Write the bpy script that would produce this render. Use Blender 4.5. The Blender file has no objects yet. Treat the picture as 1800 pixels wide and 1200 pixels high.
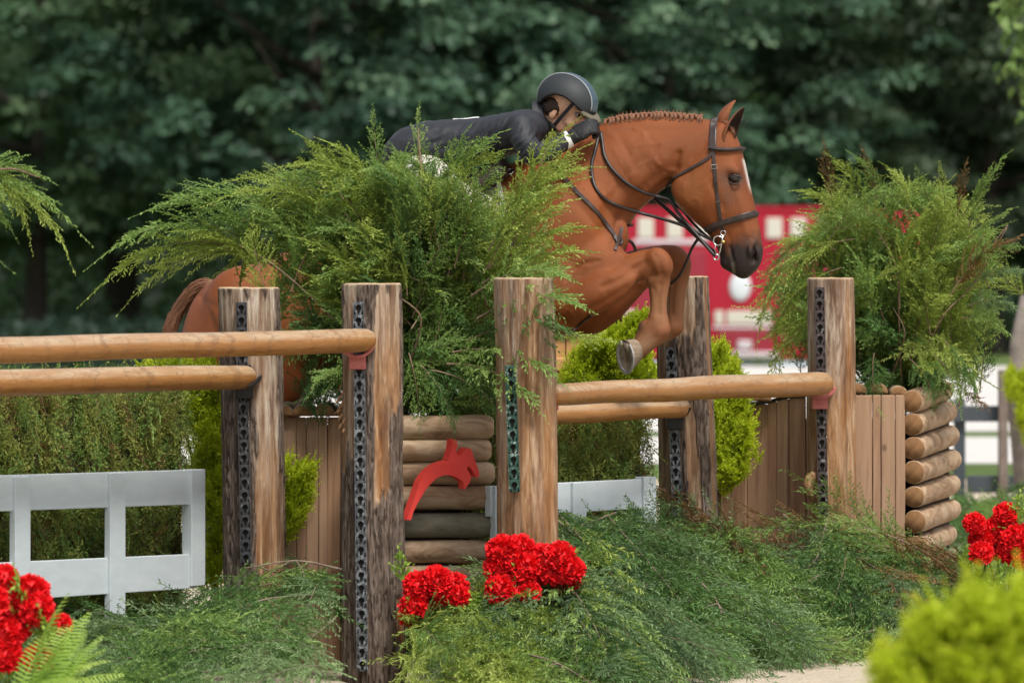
import bpy, bmesh, math, random
import numpy as np
from mathutils import Vector, Matrix
from mathutils.bvhtree import BVHTree

S = bpy.context.scene
C = S.collection
R = math.radians

# ------------------------------------------------------------------ camera
F, CZ, Y0 = 10000.0, 1.6, 490.0          # focal length in px of an 1800 px wide frame, eye height, eye-level row
cam_d = bpy.data.cameras.new('camera')
cam_d.sensor_width = 36; cam_d.lens = 200
cam_d.shift_y = -(600 - Y0) / 1800
cam_d.clip_start = 0.5; cam_d.clip_end = 3000
cam_d.dof.use_dof = True; cam_d.dof.focus_distance = 23.2; cam_d.dof.aperture_fstop = 4.4
cam = bpy.data.objects.new('camera', cam_d); C.objects.link(cam)
cam.location = (0, 0, CZ); cam.rotation_euler = (R(90), 0, 0)
S.camera = cam

# ------------------------------------------------------------------ world and sun (bright overcast)
SUN_EL, SUN_ROT = R(58), R(152)
w = bpy.data.worlds.new('World'); S.world = w; w.use_nodes = True
nt = w.node_tree; nt.nodes.clear()
wo = nt.nodes.new('ShaderNodeOutputWorld'); bg = nt.nodes.new('ShaderNodeBackground')
sky = nt.nodes.new('ShaderNodeTexSky'); sky.sky_type = 'NISHITA'; sky.sun_disc = False
sky.sun_elevation = SUN_EL; sky.sun_rotation = SUN_ROT
sky.air_density = 1.0; sky.dust_density = 4.0; sky.ozone_density = 0.6
hs = nt.nodes.new('ShaderNodeHueSaturation'); hs.inputs['Saturation'].default_value = 0.5   # cloud cover: a whiter sky
nt.links.new(sky.outputs[0], hs.inputs['Color']); nt.links.new(hs.outputs[0], bg.inputs[0])
bg.inputs[1].default_value = 0.07
nt.links.new(bg.outputs[0], wo.inputs[0])
sl = bpy.data.lights.new('sun', 'SUN'); sl.energy = 1.5; sl.angle = R(11); sl.color = (1.0, 0.955, 0.88)
so = bpy.data.objects.new('sun', sl); C.objects.link(so)
# sky sun_rotation is measured clockwise from +Y
sdir = Vector((math.sin(SUN_ROT) * math.cos(SUN_EL), math.cos(SUN_ROT) * math.cos(SUN_EL), math.sin(SUN_EL)))
so.rotation_euler = (-sdir).to_track_quat('-Z', 'Y').to_euler()
vs = S.view_settings
S.display_settings.display_device = 'sRGB'
vs.view_transform = 'Standard'; vs.look = 'None'; vs.gamma = 1; vs.exposure = 1.22; vs.use_curve_mapping = False
cy = S.cycles
cy.max_bounces = 7; cy.diffuse_bounces = 3; cy.glossy_bounces = 2; cy.transmission_bounces = 4; cy.transparent_max_bounces = 4
cy.use_denoising = True

# ------------------------------------------------------------------ helpers
def P(px, py, d):
    """world point seen at pixel (px, py) of the 1800x1200 frame at distance d"""
    return Vector(((px - 900) / F * d, d, CZ - (py - Y0) / F * d))

def Pn(px, py, d):
    return np.array(P(px, py, d))

def _hash(ix, iy, iz, seed):
    h = (ix.astype(np.uint32) * np.uint32(374761393)) ^ (iy.astype(np.uint32) * np.uint32(668265263)) ^ (iz.astype(np.uint32) * np.uint32(2246822519)) ^ np.uint32(seed * 3266489917 & 0xffffffff)
    h = (h ^ (h >> np.uint32(13))) * np.uint32(1274126177)
    h = (h ^ (h >> np.uint32(16))) * np.uint32(2654435761)
    h = h ^ (h >> np.uint32(15))
    return (h & np.uint32(0xffffff)).astype(np.float64) / 0xffffff

def vnoise(p, seed=0):
    p = np.asarray(p, float)
    with np.errstate(over='ignore'):
        i = np.floor(p).astype(np.int64); f = p - i; f = f * f * (3 - 2 * f)
        out = 0
        for dx in (0, 1):
            wx = f[:, 0] if dx else 1 - f[:, 0]
            for dy in (0, 1):
                wy = f[:, 1] if dy else 1 - f[:, 1]
                for dz in (0, 1):
                    wz = f[:, 2] if dz else 1 - f[:, 2]
                    out = out + wx * wy * wz * _hash(i[:, 0] + dx, i[:, 1] + dy, i[:, 2] + dz, seed)
    return out

def fbm(p, seed=0, oct=4):
    p = np.asarray(p, float); a = 0; s = 0; k = 1.0
    for o in range(oct):
        a = a + k * vnoise(p * 2 ** o + 17.3 * o, seed + o); s += k; k *= 0.5
    return a / s

def link(o, parent=None):
    C.objects.link(o)
    if parent is not None: o.parent = parent
    return o

def tag(o, label=None, cat=None, group=None, kind=None):
    if label: o['label'] = label
    if cat: o['category'] = cat
    if group: o['group'] = group
    if kind: o['kind'] = kind
    return o

def thing(name, loc, label, cat, group=None):
    o = bpy.data.objects.new(name, None); C.objects.link(o)
    o.location = loc; o.empty_display_size = 0.1
    return tag(o, label, cat, group)

def mesh_np(name, V, Q=None, T=None, mats=(), mi=None, smooth=True, col=None, fl=None):
    """mesh from numpy arrays: Q (n,4) quads, T (m,3) tris; mi = material index per face (quads first)"""
    V = np.asarray(V, np.float32)
    Q = np.zeros((0, 4), np.int32) if Q is None else np.asarray(Q, np.int32).reshape(-1, 4)
    T = np.zeros((0, 3), np.int32) if T is None else np.asarray(T, np.int32).reshape(-1, 3)
    m = bpy.data.meshes.new(name)
    m.vertices.add(len(V)); m.vertices.foreach_set('co', V.ravel())
    nl = Q.size + T.size; nf = len(Q) + len(T)
    m.loops.add(nl); m.loops.foreach_set('vertex_index', np.concatenate([Q.ravel(), T.ravel()]).astype(np.int32))
    m.polygons.add(nf)
    st = np.concatenate([np.arange(len(Q)) * 4, Q.size + np.arange(len(T)) * 3]).astype(np.int32)
    m.polygons.foreach_set('loop_start', st)
    for mm in mats: m.materials.append(mm)
    if mi is not None: m.polygons.foreach_set('material_index', np.asarray(mi, np.int32))
    m.polygons.foreach_set('use_smooth', np.full(nf, smooth, bool))
    if col is not None:
        a = m.attributes.new('col', 'FLOAT_COLOR', 'POINT')
        c4 = np.ones((len(V), 4), np.float32); c4[:, :3] = col
        a.data.foreach_set('color', c4.ravel())
    if fl is not None:
        for k, v in fl.items():
            a = m.attributes.new(k, 'FLOAT', 'POINT'); a.data.foreach_set('value', np.asarray(v, np.float32))
    m.update(calc_edges=True); m.validate(verbose=False)
    return m

def obj(name, mesh, parent=None):
    o = bpy.data.objects.new(name, mesh)
    return link(o, parent)

class MB:
    """collects shapes into one mesh"""
    def __init__(s): s.v = []; s.f = []; s.m = []
    def add(s, V, Fs, mi=0):
        b = len(s.v); s.v.extend([tuple(x) for x in V]); s.f.extend([tuple(b + i for i in f) for f in Fs]); s.m.extend([mi] * len(Fs))
    def box(s, c, size, rot=None, mi=0, jit=0):
        hx, hy, hz = size[0] / 2, size[1] / 2, size[2] / 2
        V = [Vector((x * hx, y * hy, z * hz)) for z in (-1, 1) for y in (-1, 1) for x in (-1, 1)]
        if rot is not None: V = [rot @ v for v in V]
        V = [v + Vector(c) for v in V]
        s.add(V, [(0, 2, 3, 1), (4, 5, 7, 6), (0, 1, 5, 4), (2, 6, 7, 3), (0, 4, 6, 2), (1, 3, 7, 5)], mi)
    def tube(s, pts, rad, n=8, mi=0, cap=True, flat=None):
        pts = [Vector(p) for p in pts]; k = len(pts)
        if not hasattr(rad, '__len__'): rad = [rad] * k
        V, Fs = [], []
        up = None
        for i in range(k):
            t = (pts[min(i + 1, k - 1)] - pts[max(i - 1, 0)]).normalized()
            if up is None:
                up = Vector((0, 0, 1)) if abs(t.z) < 0.9 else Vector((1, 0, 0))
            a = (up - t * up.dot(t)).normalized(); up = a; b = t.cross(a)
            for j in range(n):
                th = 2 * math.pi * j / n
                V.append(pts[i] + a * (math.cos(th) * rad[i]) + b * (math.sin(th) * rad[i]))
        for i in range(k - 1):
            for j in range(n):
                j2 = (j + 1) % n
                Fs.append((i * n + j, i * n + j2, (i + 1) * n + j2, (i + 1) * n + j))
        if cap:
            Fs.append(tuple(range(n - 1, -1, -1))); Fs.append(tuple((k - 1) * n + j for j in range(n)))
        s.add(V, Fs, mi)
    def blob(s, c, ax, n=12, m=8, mi=0, rot=None):
        c = Vector(c); V = []; Fs = []
        for i in range(1, m):
            ph = math.pi * i / m
            for j in range(n):
                th = 2 * math.pi * j / n
                v = Vector((ax[0] * math.sin(ph) * math.cos(th), ax[1] * math.sin(ph) * math.sin(th), ax[2] * math.cos(ph)))
                if rot is not None: v = rot @ v
                V.append(c + v)
        t = Vector((0, 0, ax[2])); bt = Vector((0, 0, -ax[2]))
        if rot is not None: t = rot @ t; bt = rot @ bt
        V.append(c + t); V.append(c + bt); T = len(V) - 2
        for i in range(m - 2):
            for j in range(n):
                j2 = (j + 1) % n
                Fs.append((i * n + j, (i + 1) * n + j, (i + 1) * n + j2, i * n + j2))
        for j in range(n):
            j2 = (j + 1) % n
            Fs.append((T, j, j2)); Fs.append((T + 1, (m - 2) * n + j2, (m - 2) * n + j))
        s.add(V, Fs, mi)
    def build(s, name, mats, parent=None, smooth=False, bevel=0, sub=0, seg=2):
        m = bpy.data.meshes.new(name); m.from_pydata(s.v, [], s.f)
        if not isinstance(mats, (list, tuple)): mats = [mats]
        for mm in mats: m.materials.append(mm)
        m.polygons.foreach_set('material_index', s.m)
        m.polygons.foreach_set('use_smooth', [smooth] * len(m.polygons)); m.update()
        o = obj(name, m, parent)
        if bevel:
            b = o.modifiers.new('bevel', 'BEVEL'); b.width = bevel; b.segments = seg; b.limit_method = 'ANGLE'; b.angle_limit = R(40)
        if sub:
            b = o.modifiers.new('sub', 'SUBSURF'); b.levels = sub; b.render_levels = sub
        return o

def crom(pts, n):
    """Catmull-Rom through pts (k,dim) -> n samples per span"""
    p = np.asarray(pts, float); k = len(p)
    q = np.vstack([2 * p[0] - p[1], p, 2 * p[-1] - p[-2]]); out = []
    for i in range(k - 1):
        a, b, c, d = q[i], q[i + 1], q[i + 2], q[i + 3]
        for t in np.linspace(0, 1, n, endpoint=False):
            out.append(0.5 * ((2 * b) + (c - a) * t + (2 * a - 5 * b + 4 * c - d) * t * t + (3 * b - a - 3 * c + d) * t ** 3))
    out.append(p[-1]); return np.array(out)

def remeshed(mb, voxel, smooth=4, fac=0.5):
    """union of closed shapes as one continuous surface -> (V, quads)"""
    m = bpy.data.meshes.new('tmp'); m.from_pydata(mb.v, [], mb.f); m.update()
    bm = bmesh.new(); bm.from_mesh(m); bmesh.ops.recalc_face_normals(bm, faces=bm.faces); bm.to_mesh(m); bm.free()
    o = bpy.data.objects.new('tmp', m); C.objects.link(o)
    r = o.modifiers.new('r', 'REMESH'); r.mode = 'VOXEL'; r.voxel_size = voxel; r.adaptivity = 0
    if smooth:
        s = o.modifiers.new('s', 'SMOOTH'); s.factor = fac; s.iterations = smooth
    dg = bpy.context.evaluated_depsgraph_get()
    ev = o.evaluated_get(dg); e = ev.to_mesh()
    V = np.zeros(len(e.vertices) * 3, np.float32); e.vertices.foreach_get('co', V); V = V.reshape(-1, 3)
    Q = np.zeros(len(e.loops), np.int32); e.loops.foreach_get('vertex_index', Q)
    lt = np.zeros(len(e.polygons), np.int32); e.polygons.foreach_get('loop_total', lt)
    if (lt == 4).all(): Q = Q.reshape(-1, 4); T = None
    else:
        st = np.concatenate([[0], np.cumsum(lt)[:-1]]); q4 = st[lt == 4]; t3 = st[lt == 3]
        T = np.stack([Q[t3 + i] for i in range(3)], 1); Q = np.stack([Q[q4 + i] for i in range(4)], 1)
    ev.to_mesh_clear(); bpy.data.objects.remove(o); bpy.data.meshes.remove(m)
    return V.astype(float), Q, T

def vnormals(V, Q, T=None):
    N = np.zeros_like(V)
    d = np.cross(V[Q[:, 2]] - V[Q[:, 0]], V[Q[:, 3]] - V[Q[:, 1]])
    for i in range(4): np.add.at(N, Q[:, i], d)
    if T is not None and len(T):
        d = np.cross(V[T[:, 1]] - V[T[:, 0]], V[T[:, 2]] - V[T[:, 0]])
        for i in range(3): np.add.at(N, T[:, i], d)
    return N / np.maximum(np.linalg.norm(N, axis=1, keepdims=True), 1e-12)

def poly_dist(p, line):
    """distance of 2-D points p (N,2) to a polyline"""
    best = np.full(len(p), 1e9); line = np.asarray(line, float)
    for a, b in zip(line[:-1], line[1:]):
        d = b - a; t = np.clip(((p - a) @ d) / (d @ d), 0, 1)
        best = np.minimum(best, np.linalg.norm(p - (a + t[:, None] * d), axis=1))
    return best

def copy_tree(o, parent=None):
    c = o.copy(); C.objects.link(c)
    if parent is not None: c.parent = parent
    for ch in list(o.children): copy_tree(ch, c)
    return c

# ------------------------------------------------------------------ materials
def mat(name, base=(0.5, 0.5, 0.5), rough=0.7, metal=0, spec=0.5, sheen=0):
    m = bpy.data.materials.new(name); m.use_nodes = True
    b = m.node_tree.nodes['Principled BSDF']
    b.inputs['Base Color'].default_value = (*base, 1); b.inputs['Roughness'].default_value = rough
    b.inputs['Metallic'].default_value = metal; b.inputs['Specular IOR Level'].default_value = spec
    if sheen: b.inputs['Sheen Weight'].default_value = sheen
    return m

class N:
    """small node-building wrapper"""
    def __init__(s, m): s.t = m.node_tree; s.b = s.t.nodes.get('Principled BSDF')
    def n(s, ty, **kw):
        x = s.t.nodes.new(ty)
        for k, v in kw.items(): setattr(x, k, v)
        return x
    def l(s, a, b): s.t.links.new(a, b)
    def coords(s, kind='Object', scale=(1, 1, 1)):
        tc = s.n('ShaderNodeTexCoord'); mp = s.n('ShaderNodeMapping'); mp.inputs['Scale'].default_value = scale
        s.l(tc.outputs[kind], mp.inputs['Vector']); return mp.outputs[0]
    def noise(s, vec, scale, detail=4, rough=0.55, dist=0):
        x = s.n('ShaderNodeTexNoise'); x.inputs['Scale'].default_value = scale; x.inputs['Detail'].default_value = detail
        x.inputs['Roughness'].default_value = rough; x.inputs['Distortion'].default_value = dist
        if vec is not None: s.l(vec, x.inputs['Vector'])
        return x.outputs['Fac']
    def ramp(s, fac, stops, interp='LINEAR'):
        x = s.n('ShaderNodeValToRGB'); e = x.color_ramp.elements; x.color_ramp.interpolation = interp
        while len(e) < len(stops): e.new(0.5)
        for i, (p, c) in enumerate(stops): e[i].position = p; e[i].color = (*c, 1) if len(c) == 3 else c
        s.l(fac, x.inputs[0]); return x.outputs[0]
    def mix(s, fac, a, b, mode='MIX'):
        x = s.n('ShaderNodeMix', data_type='RGBA', blend_type=mode)
        for sock, v in ((x.inputs[0], fac), (x.inputs[6], a), (x.inputs[7], b)):
            if hasattr(v, 'links'): s.l(v, sock)
            elif hasattr(v, '__len__'): sock.default_value = (*v, 1) if len(v) == 3 else v
            else: sock.default_value = v
        return x.outputs[2]
    def math(s, op, a, b=0.0, clamp=False):
        x = s.n('ShaderNodeMath', operation=op, use_clamp=clamp)
        for sock, v in ((x.inputs[0], a), (x.inputs[1], b)):
            if hasattr(v, 'links'): s.l(v, sock)
            else: sock.default_value = v
        return x.outputs[0]
    def bump(s, h, strength=0.4, dist=0.01):
        x = s.n('ShaderNodeBump'); x.inputs['Strength'].default_value = strength; x.inputs['Distance'].default_value = dist
        s.l(h, x.inputs['Height']); s.l(x.outputs[0], s.b.inputs['Normal']); return x
    def attr(s, name):
        x = s.n('ShaderNodeAttribute'); x.attribute_name = name; return x
    def rnd(s):
        return s.n('ShaderNodeObjectInfo').outputs['Random']

def noisy(name, c1, c2, scale, rough=0.8, bump=0.3, bdist=0.005, stretch=(1, 1, 1), detail=6, coords='Object', spec=0.3, sheen=0):
    m = mat(name, c1, rough, spec=spec, sheen=sheen); n = N(m)
    v = n.coords(coords, stretch); f = n.noise(v, scale, detail, 0.6)
    n.l(n.ramp(f, [(0.3, c1), (0.7, c2)]), n.b.inputs['Base Color'])
    if bump: n.bump(f, bump, bdist)
    return m

def leaf_mat(name, c_dark, c_mid, c_light, trans=0.35, rough=0.6, spec=0.25):
    """leaf surface: colour varies by branch (object) and by the 'tint' attribute of each sprig"""
    m = bpy.data.materials.new(name); m.use_nodes = True; n = N(m)
    n.b.inputs['Roughness'].default_value = rough; n.b.inputs['Specular IOR Level'].default_value = spec
    a = n.attr('tint'); f = n.math('ADD', n.math('MULTIPLY', a.outputs['Fac'], 0.7), n.math('MULTIPLY', n.rnd(), 0.3))
    c = n.ramp(f, [(0.1, c_dark), (0.5, c_mid), (0.9, c_light)])
    n.l(c, n.b.inputs['Base Color'])
    tr = n.n('ShaderNodeBsdfTranslucent'); n.l(n.mix(0.25, c, (0.25, 0.35, 0.03)), tr.inputs['Color'])
    mx = n.n('ShaderNodeMixShader'); mx.inputs[0].default_value = trans
    out = m.node_tree.nodes['Material Output']
    n.l(n.b.outputs[0], mx.inputs[1]); n.l(tr.outputs[0], mx.inputs[2]); n.l(mx.outputs[0], out.inputs['Surface'])
    return m
# ================================================================== GROUND
def sheet(name, x0, x1, y0, y1, z, m, nx=1, ny=1, amp=0):
    xs, ys = np.linspace(x0, x1, nx + 1), np.linspace(y0, y1, ny + 1); X, Y = np.meshgrid(xs, ys); V = np.stack([X.ravel(), Y.ravel(), np.full(X.size, z)], 1)
    if amp: V[:, 2] += (fbm(V * np.array((6, 6, 1)), 4, 4) - .5) * amp
    q = [(j * (nx + 1) + i, j * (nx + 1) + i + 1, (j + 1) * (nx + 1) + i + 1, (j + 1) * (nx + 1) + i) for j in range(ny) for i in range(nx)]
    return tag(obj(name, mesh_np(name, V, q, mats=[m])), kind='structure')
M_grass = noisy('mown_grass', (.055, .10, .022), (.12, .17, .045), 1.6, .9, .4, .02, detail=8)
M_gravel = noisy('pale_gravel', (.52, .50, .47), (.62, .60, .57), 3, .9, .2, .01)
def sand_mat():
    m = mat('arena_footing', (.6, .52, .4), .95, spec=.15); n = N(m); v = n.coords(); f = n.noise(v, 55, 8, .7); g = n.noise(v, 7, 4, .6)
    c = n.ramp(f, [(.30, (.22, .165, .11)), (.42, (.47, .395, .30)), (.7, (.62, .555, .455))]); c = n.mix(n.math('MULTIPLY', g, .35), c, (.52, .42, .30)); n.l(c, n.b.inputs['Base Color']); n.bump(f, .7, .02); return m
sheet('ground', -400, 400, -30, 1500, -.012, M_grass)
sheet('arena_sand', -40, 40, 3, 45.5, 0.0, sand_mat())
sheet('arena_sand', -1.2, 3.2, 20.5, 27.0, .006, bpy.data.materials['arena_footing'], 220, 240, .03)
sheet('road', -120, 120, 49.5, 57.8, -.004, M_gravel); sheet('road', -2.7, 120, 59.9, 104.5, -.004, M_gravel)

# ================================================================== TREES BEYOND THE ARENA
M_trunk = noisy('tree_bark', (.030, .024, .020), (.075, .062, .050), 8, .95, .6, .03, (1, 1, .25))
def tree_leaf(name, a, b, c): return leaf_mat(name, a, b, c, .25, .5, .35)
L_blue = tree_leaf('broad_leaf_blue_green', (.020, .056, .036), (.080, .160, .092), (.205, .32, .170))
L_mid = tree_leaf('broad_leaf_green', (.022, .058, .028), (.066, .135, .062), (.165, .26, .125))
L_grey = tree_leaf('broad_leaf_grey_green', (.026, .050, .027), (.060, .098, .050), (.115, .165, .088))
def crown_mesh(name, seed, m, R_=5.4, Hc=5.6, nb=125, leaf=.155, per=84, low=1.9):
    g = np.random.default_rng(seed); C_ = []; O_ = []
    for b in range(nb):
        az = g.uniform(0, 6.283); ze = g.uniform(-.95, 1.0); rr = math.sqrt(max(0, 1 - ze * ze)) * g.uniform(.75, 1.08); lob = 1 + .18 * math.sin(3 * az + seed) + .12 * math.sin(5 * az)
        end = np.array((math.cos(az) * rr * R_ * lob, math.sin(az) * rr * R_ * lob, low + Hc + ze * Hc * 1.0)); st = np.array((0, 0, low + Hc * (.5 + .5 * ze) * .9))
        for t in np.linspace(.55, 1.0, 5):
            c = st + (end - st) * t + g.normal(0, .28, 3); c[2] -= .5 * (t - .5) ** 2; C_.append(c); O_.append((end - st) / np.linalg.norm(end - st))
    C_ = np.array(C_); O_ = np.array(O_); n = len(C_)
    cid = np.repeat(np.arange(n), per); k = len(cid)
    off = g.normal(0, 1, (k, 3)); off /= np.linalg.norm(off, axis=1, keepdims=True); off *= g.random((k, 1)) ** .4; off[:, 2] = np.abs(off[:, 2]) * .55 - .28 * (off[:, 0] ** 2 + off[:, 1] ** 2)
    size = g.uniform(.45, .8, n)[cid][:, None]; pos = C_[cid] + off * size
    nr = np.stack([np.zeros(k), np.zeros(k), np.ones(k)], 1) * .9 + off * .7 + O_[cid] * .5 + g.normal(0, .35, (k, 3)); nr /= np.linalg.norm(nr, axis=1, keepdims=True)
    ax = off * np.array((1, 1, .2)) + O_[cid] * .4 + g.normal(0, .4, (k, 3)); ax[:, 2] -= .35; ax -= nr * (ax * nr).sum(1, keepdims=True); ax /= np.linalg.norm(ax, axis=1, keepdims=True); sd = np.cross(nr, ax)
    L_ = (leaf * g.uniform(.7, 1.3, k))[:, None]; W_ = L_ * .36
    V = np.stack([pos, pos + ax * L_ * .45 + sd * W_ - nr * L_ * .06, pos + ax * L_ - nr * L_ * .16, pos + ax * L_ * .45 - sd * W_ - nr * L_ * .06], 1).reshape(-1, 3)
    Q = np.arange(k * 4).reshape(-1, 4); tint = np.clip(g.normal(.45, .22, n)[cid] + g.normal(0, .10, k), 0, 1)
    return mesh_np(name, V, Q, mats=[m], fl={'tint': np.repeat(tint, 4)}, smooth=False)
CM = [crown_mesh('crown', 1, L_blue), crown_mesh('crown', 2, L_mid), crown_mesh('crown', 3, L_grey, 5.8, 5.8, 160, .15), crown_mesh('crown', 5, L_blue, 5.0, 5.4, 150, .155)]
def tree_parts(t, m, seed, h=9, r=.32):
    g = random.Random(seed); b = MB(); pts = [(0, 0, -.1), (.03, .02, 1.2), (.1 * g.uniform(-1, 1), .08, 3), (.2 * g.uniform(-1, 1), .1, 6), (.15, .1, h)]
    b.tube([tuple(x) for x in crom(pts, 3)], list(np.interp(np.linspace(0, 1, 13), [0, .08, .4, 1], [r * 1.5, r, r * .75, r * .15])), 10); o = b.build('trunk', M_trunk, smooth=True); o.parent = t
    for k in range(6):
        z = 2.4 + k * .9; a = g.uniform(0, 6.28); b = MB(); e = Vector((math.cos(a), math.sin(a), .35)); b.tube([Vector((0.03, 0, z)), Vector((0, 0, z)) + e * 1.5, Vector((0, 0, z + .2)) + e * 3.4], [r * .38, r * .26, r * .06], 7); o = b.build('limb', M_trunk, smooth=True); o.parent = t
    o = obj('crown', m, t); return t
TREES = [  # px, distance, crown, scale, label
 (60, 119, 1, 1.0, 'dark green broad-leaved tree at the far left behind the rails'),
 (560, 116, 0, 1.12, 'large drooping blue-green tree behind the left cedar bush'),
 (880, 121, 3, 1.05, 'blue-green tree directly behind the rider'),
 (1170, 117, 0, .95, 'blue-green tree with light leaf tiers behind the horse neck'),
 (1440, 124, 2, 1.15, 'grey-green tree behind the red truck, above the right bush'),
 (1740, 121, 2, 1.05, 'grey-green tree at the far right behind the right bush'),
 (330, 131, 1, 1.2, 'dark tree with a bare dark trunk, seen in the gap at left'),
]
trunk_px = [60, 560, 880, 1170, 1440, 1740, 215]
for i, (px, d, ci, k, lab) in enumerate(TREES):
    px = trunk_px[i]; t = thing('tree', ((px - 900) / F * d, d, 0), lab, 'tree', 'broad-leaved trees beyond the arena'); tree_parts(t, CM[ci], i, 10, .40 if i == 6 else .30); t.rotation_euler.z = i * 1.3; t.scale = (k, k, k)
# the wood behind them reads as one mass
g = np.random.default_rng(77); n_ = 46000
pos = np.stack([g.uniform(-40, 40, n_), g.uniform(138, 152, n_), g.uniform(0, 15, n_)], 1); pos[:, 1] += 3 * np.sin(pos[:, 0] * .9) + 2 * np.sin(pos[:, 2] * 1.1 + pos[:, 0])
ax = g.normal(0, 1, (n_, 3)); ax /= np.linalg.norm(ax, axis=1, keepdims=True); bx = np.cross(ax, g.normal(0, 1, (n_, 3))); bx /= np.linalg.norm(bx, axis=1, keepdims=True); s_ = g.uniform(.3, .6, (n_, 1))
V = np.stack([pos, pos + ax * s_ * .5 + bx * s_ * .35, pos + ax * s_, pos + ax * s_ * .5 - bx * s_ * .35], 1).reshape(-1, 3)
tag(obj('woods', mesh_np('woods', V, np.arange(n_ * 4).reshape(-1, 4), mats=[L_mid], fl={'tint': np.repeat(np.clip(g.normal(.3, .15, n_), 0, 1), 4)}, smooth=False)), 'dark wood of broad-leaved trees far behind', 'woods', kind='stuff')
bk = sheet('dark_backdrop', -300, 300, 158, 158.2, -.2, mat('backdrop_dark', (.012, .022, .012), .95)); bk.data.vertices[2].co.z = 42; bk.data.vertices[3].co.z = 42; bk.data.vertices[2].co.y = bk.data.vertices[3].co.y = 190  # dark slope added behind the wood so gaps between leaves stay dark
# undergrowth under the crowns
n_ = 34000; pos = np.stack([g.uniform(-30, 30, n_), g.uniform(121, 135, n_), g.random(n_) ** 1.6 * 2.6], 1); pos[:, 2] *= .55 + .45 * np.sin(pos[:, 0] * 1.7)
ax = g.normal(0, 1, (n_, 3)); ax[:, 2] += .5; ax /= np.linalg.norm(ax, axis=1, keepdims=True); bx = np.cross(ax, g.normal(0, 1, (n_, 3))); bx /= np.linalg.norm(bx, axis=1, keepdims=True); s_ = g.uniform(.15, .32, (n_, 1))
V = np.stack([pos, pos + ax * s_ * .5 + bx * s_ * .3, pos + ax * s_, pos + ax * s_ * .5 - bx * s_ * .3], 1).reshape(-1, 3)
tag(obj('undergrowth', mesh_np('undergrowth', V, np.arange(n_ * 4).reshape(-1, 4), mats=[L_mid], fl={'tint': np.repeat(np.clip(g.normal(.4, .2, n_), 0, 1), 4)}, smooth=False)), 'low dark undergrowth below the trees', 'undergrowth', kind='stuff')
n_ = 9000; pos = np.stack([g.uniform(-15, -2.2, n_), g.uniform(98, 112, n_), g.random(n_) ** 1.4 * .75], 1)  # leaves added over the grass, coloured dark to stand for tree shade
ax = g.normal(0, 1, (n_, 3)); ax[:, 2] += .5; ax /= np.linalg.norm(ax, axis=1, keepdims=True); bx = np.cross(ax, g.normal(0, 1, (n_, 3))); bx /= np.linalg.norm(bx, axis=1, keepdims=True); s_ = g.uniform(.12, .26, (n_, 1))
V = np.stack([pos, pos + ax * s_ * .5 + bx * s_ * .3, pos + ax * s_, pos + ax * s_ * .5 - bx * s_ * .3], 1).reshape(-1, 3)
tag(obj('undergrowth', mesh_np('undergrowth', V, np.arange(n_ * 4).reshape(-1, 4), mats=[leaf_mat('shaded_ground_leaf', (.008, .020, .014), (.014, .032, .022), (.024, .050, .032), .15)], fl={'tint': np.repeat(np.clip(g.normal(.4, .2, n_), 0, 1), 4)}, smooth=False)), 'added low leaves, coloured dark as the shade under the left trees', 'undergrowth', kind='stuff')
# a leafy bough reaching in at the top right, from a tree outside the picture
d = 46; t = thing('tree', ((2120 - 900) / F * d, d, 0), 'nearer tree whose leafy bough hangs into the top right corner', 'tree')
b = MB(); b.tube([(0, 0, -.1), (.02, 0, 1.5), (-.05, 0, 3.0), (0, 0, 6)], [.16, .12, .10, .04], 10); o = b.build('trunk', M_trunk, smooth=True); o.parent = t
hang = [(1795, -60), (1775, 10), (1800, 60), (1790, 110), (1810, 160), (1830, 40), (1840, 110), (1850, -20), (1870, 80), (1900, 0), (1940, 40)]
pos = []; 
for (px, py) in hang:
    c = Pn(px + 8, py, d) - np.array(t.location); b = MB(); b.tube([(0, 0, 3.6), ((c[0]) * .5, 0, c[2] * .5 + 2.2), tuple(c)], [.03, .018, .006], 6); o = b.build('limb', M_trunk, smooth=True); o.parent = t
    pos.append(c + g.normal(0, 1, (46, 3)) * np.array((.075, .10, .10)))
pos = np.concatenate(pos); k = len(pos); ax = g.normal(0, .5, (k, 3)); ax[:, 2] -= 1; ax /= np.linalg.norm(ax, axis=1, keepdims=True); bx = np.cross(ax, g.normal(0, 1, (k, 3))); bx /= np.linalg.norm(bx, axis=1, keepdims=True); s_ = g.uniform(.07, .13, (k, 1))
V = np.stack([pos, pos + ax * s_ * .4 + bx * s_ * .34, pos + ax * s_, pos + ax * s_ * .4 - bx * s_ * .34], 1).reshape(-1, 3)
o = obj('crown', mesh_np('crown', V, np.arange(k * 4).reshape(-1, 4), mats=[leaf_mat('light_green_leaf', (.06, .12, .03), (.13, .22, .06), (.22, .32, .11), .4)], fl={'tint': np.repeat(g.random(k), 4)}, smooth=False), t)  # bough leaves in a lighter green than the far trees

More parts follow.
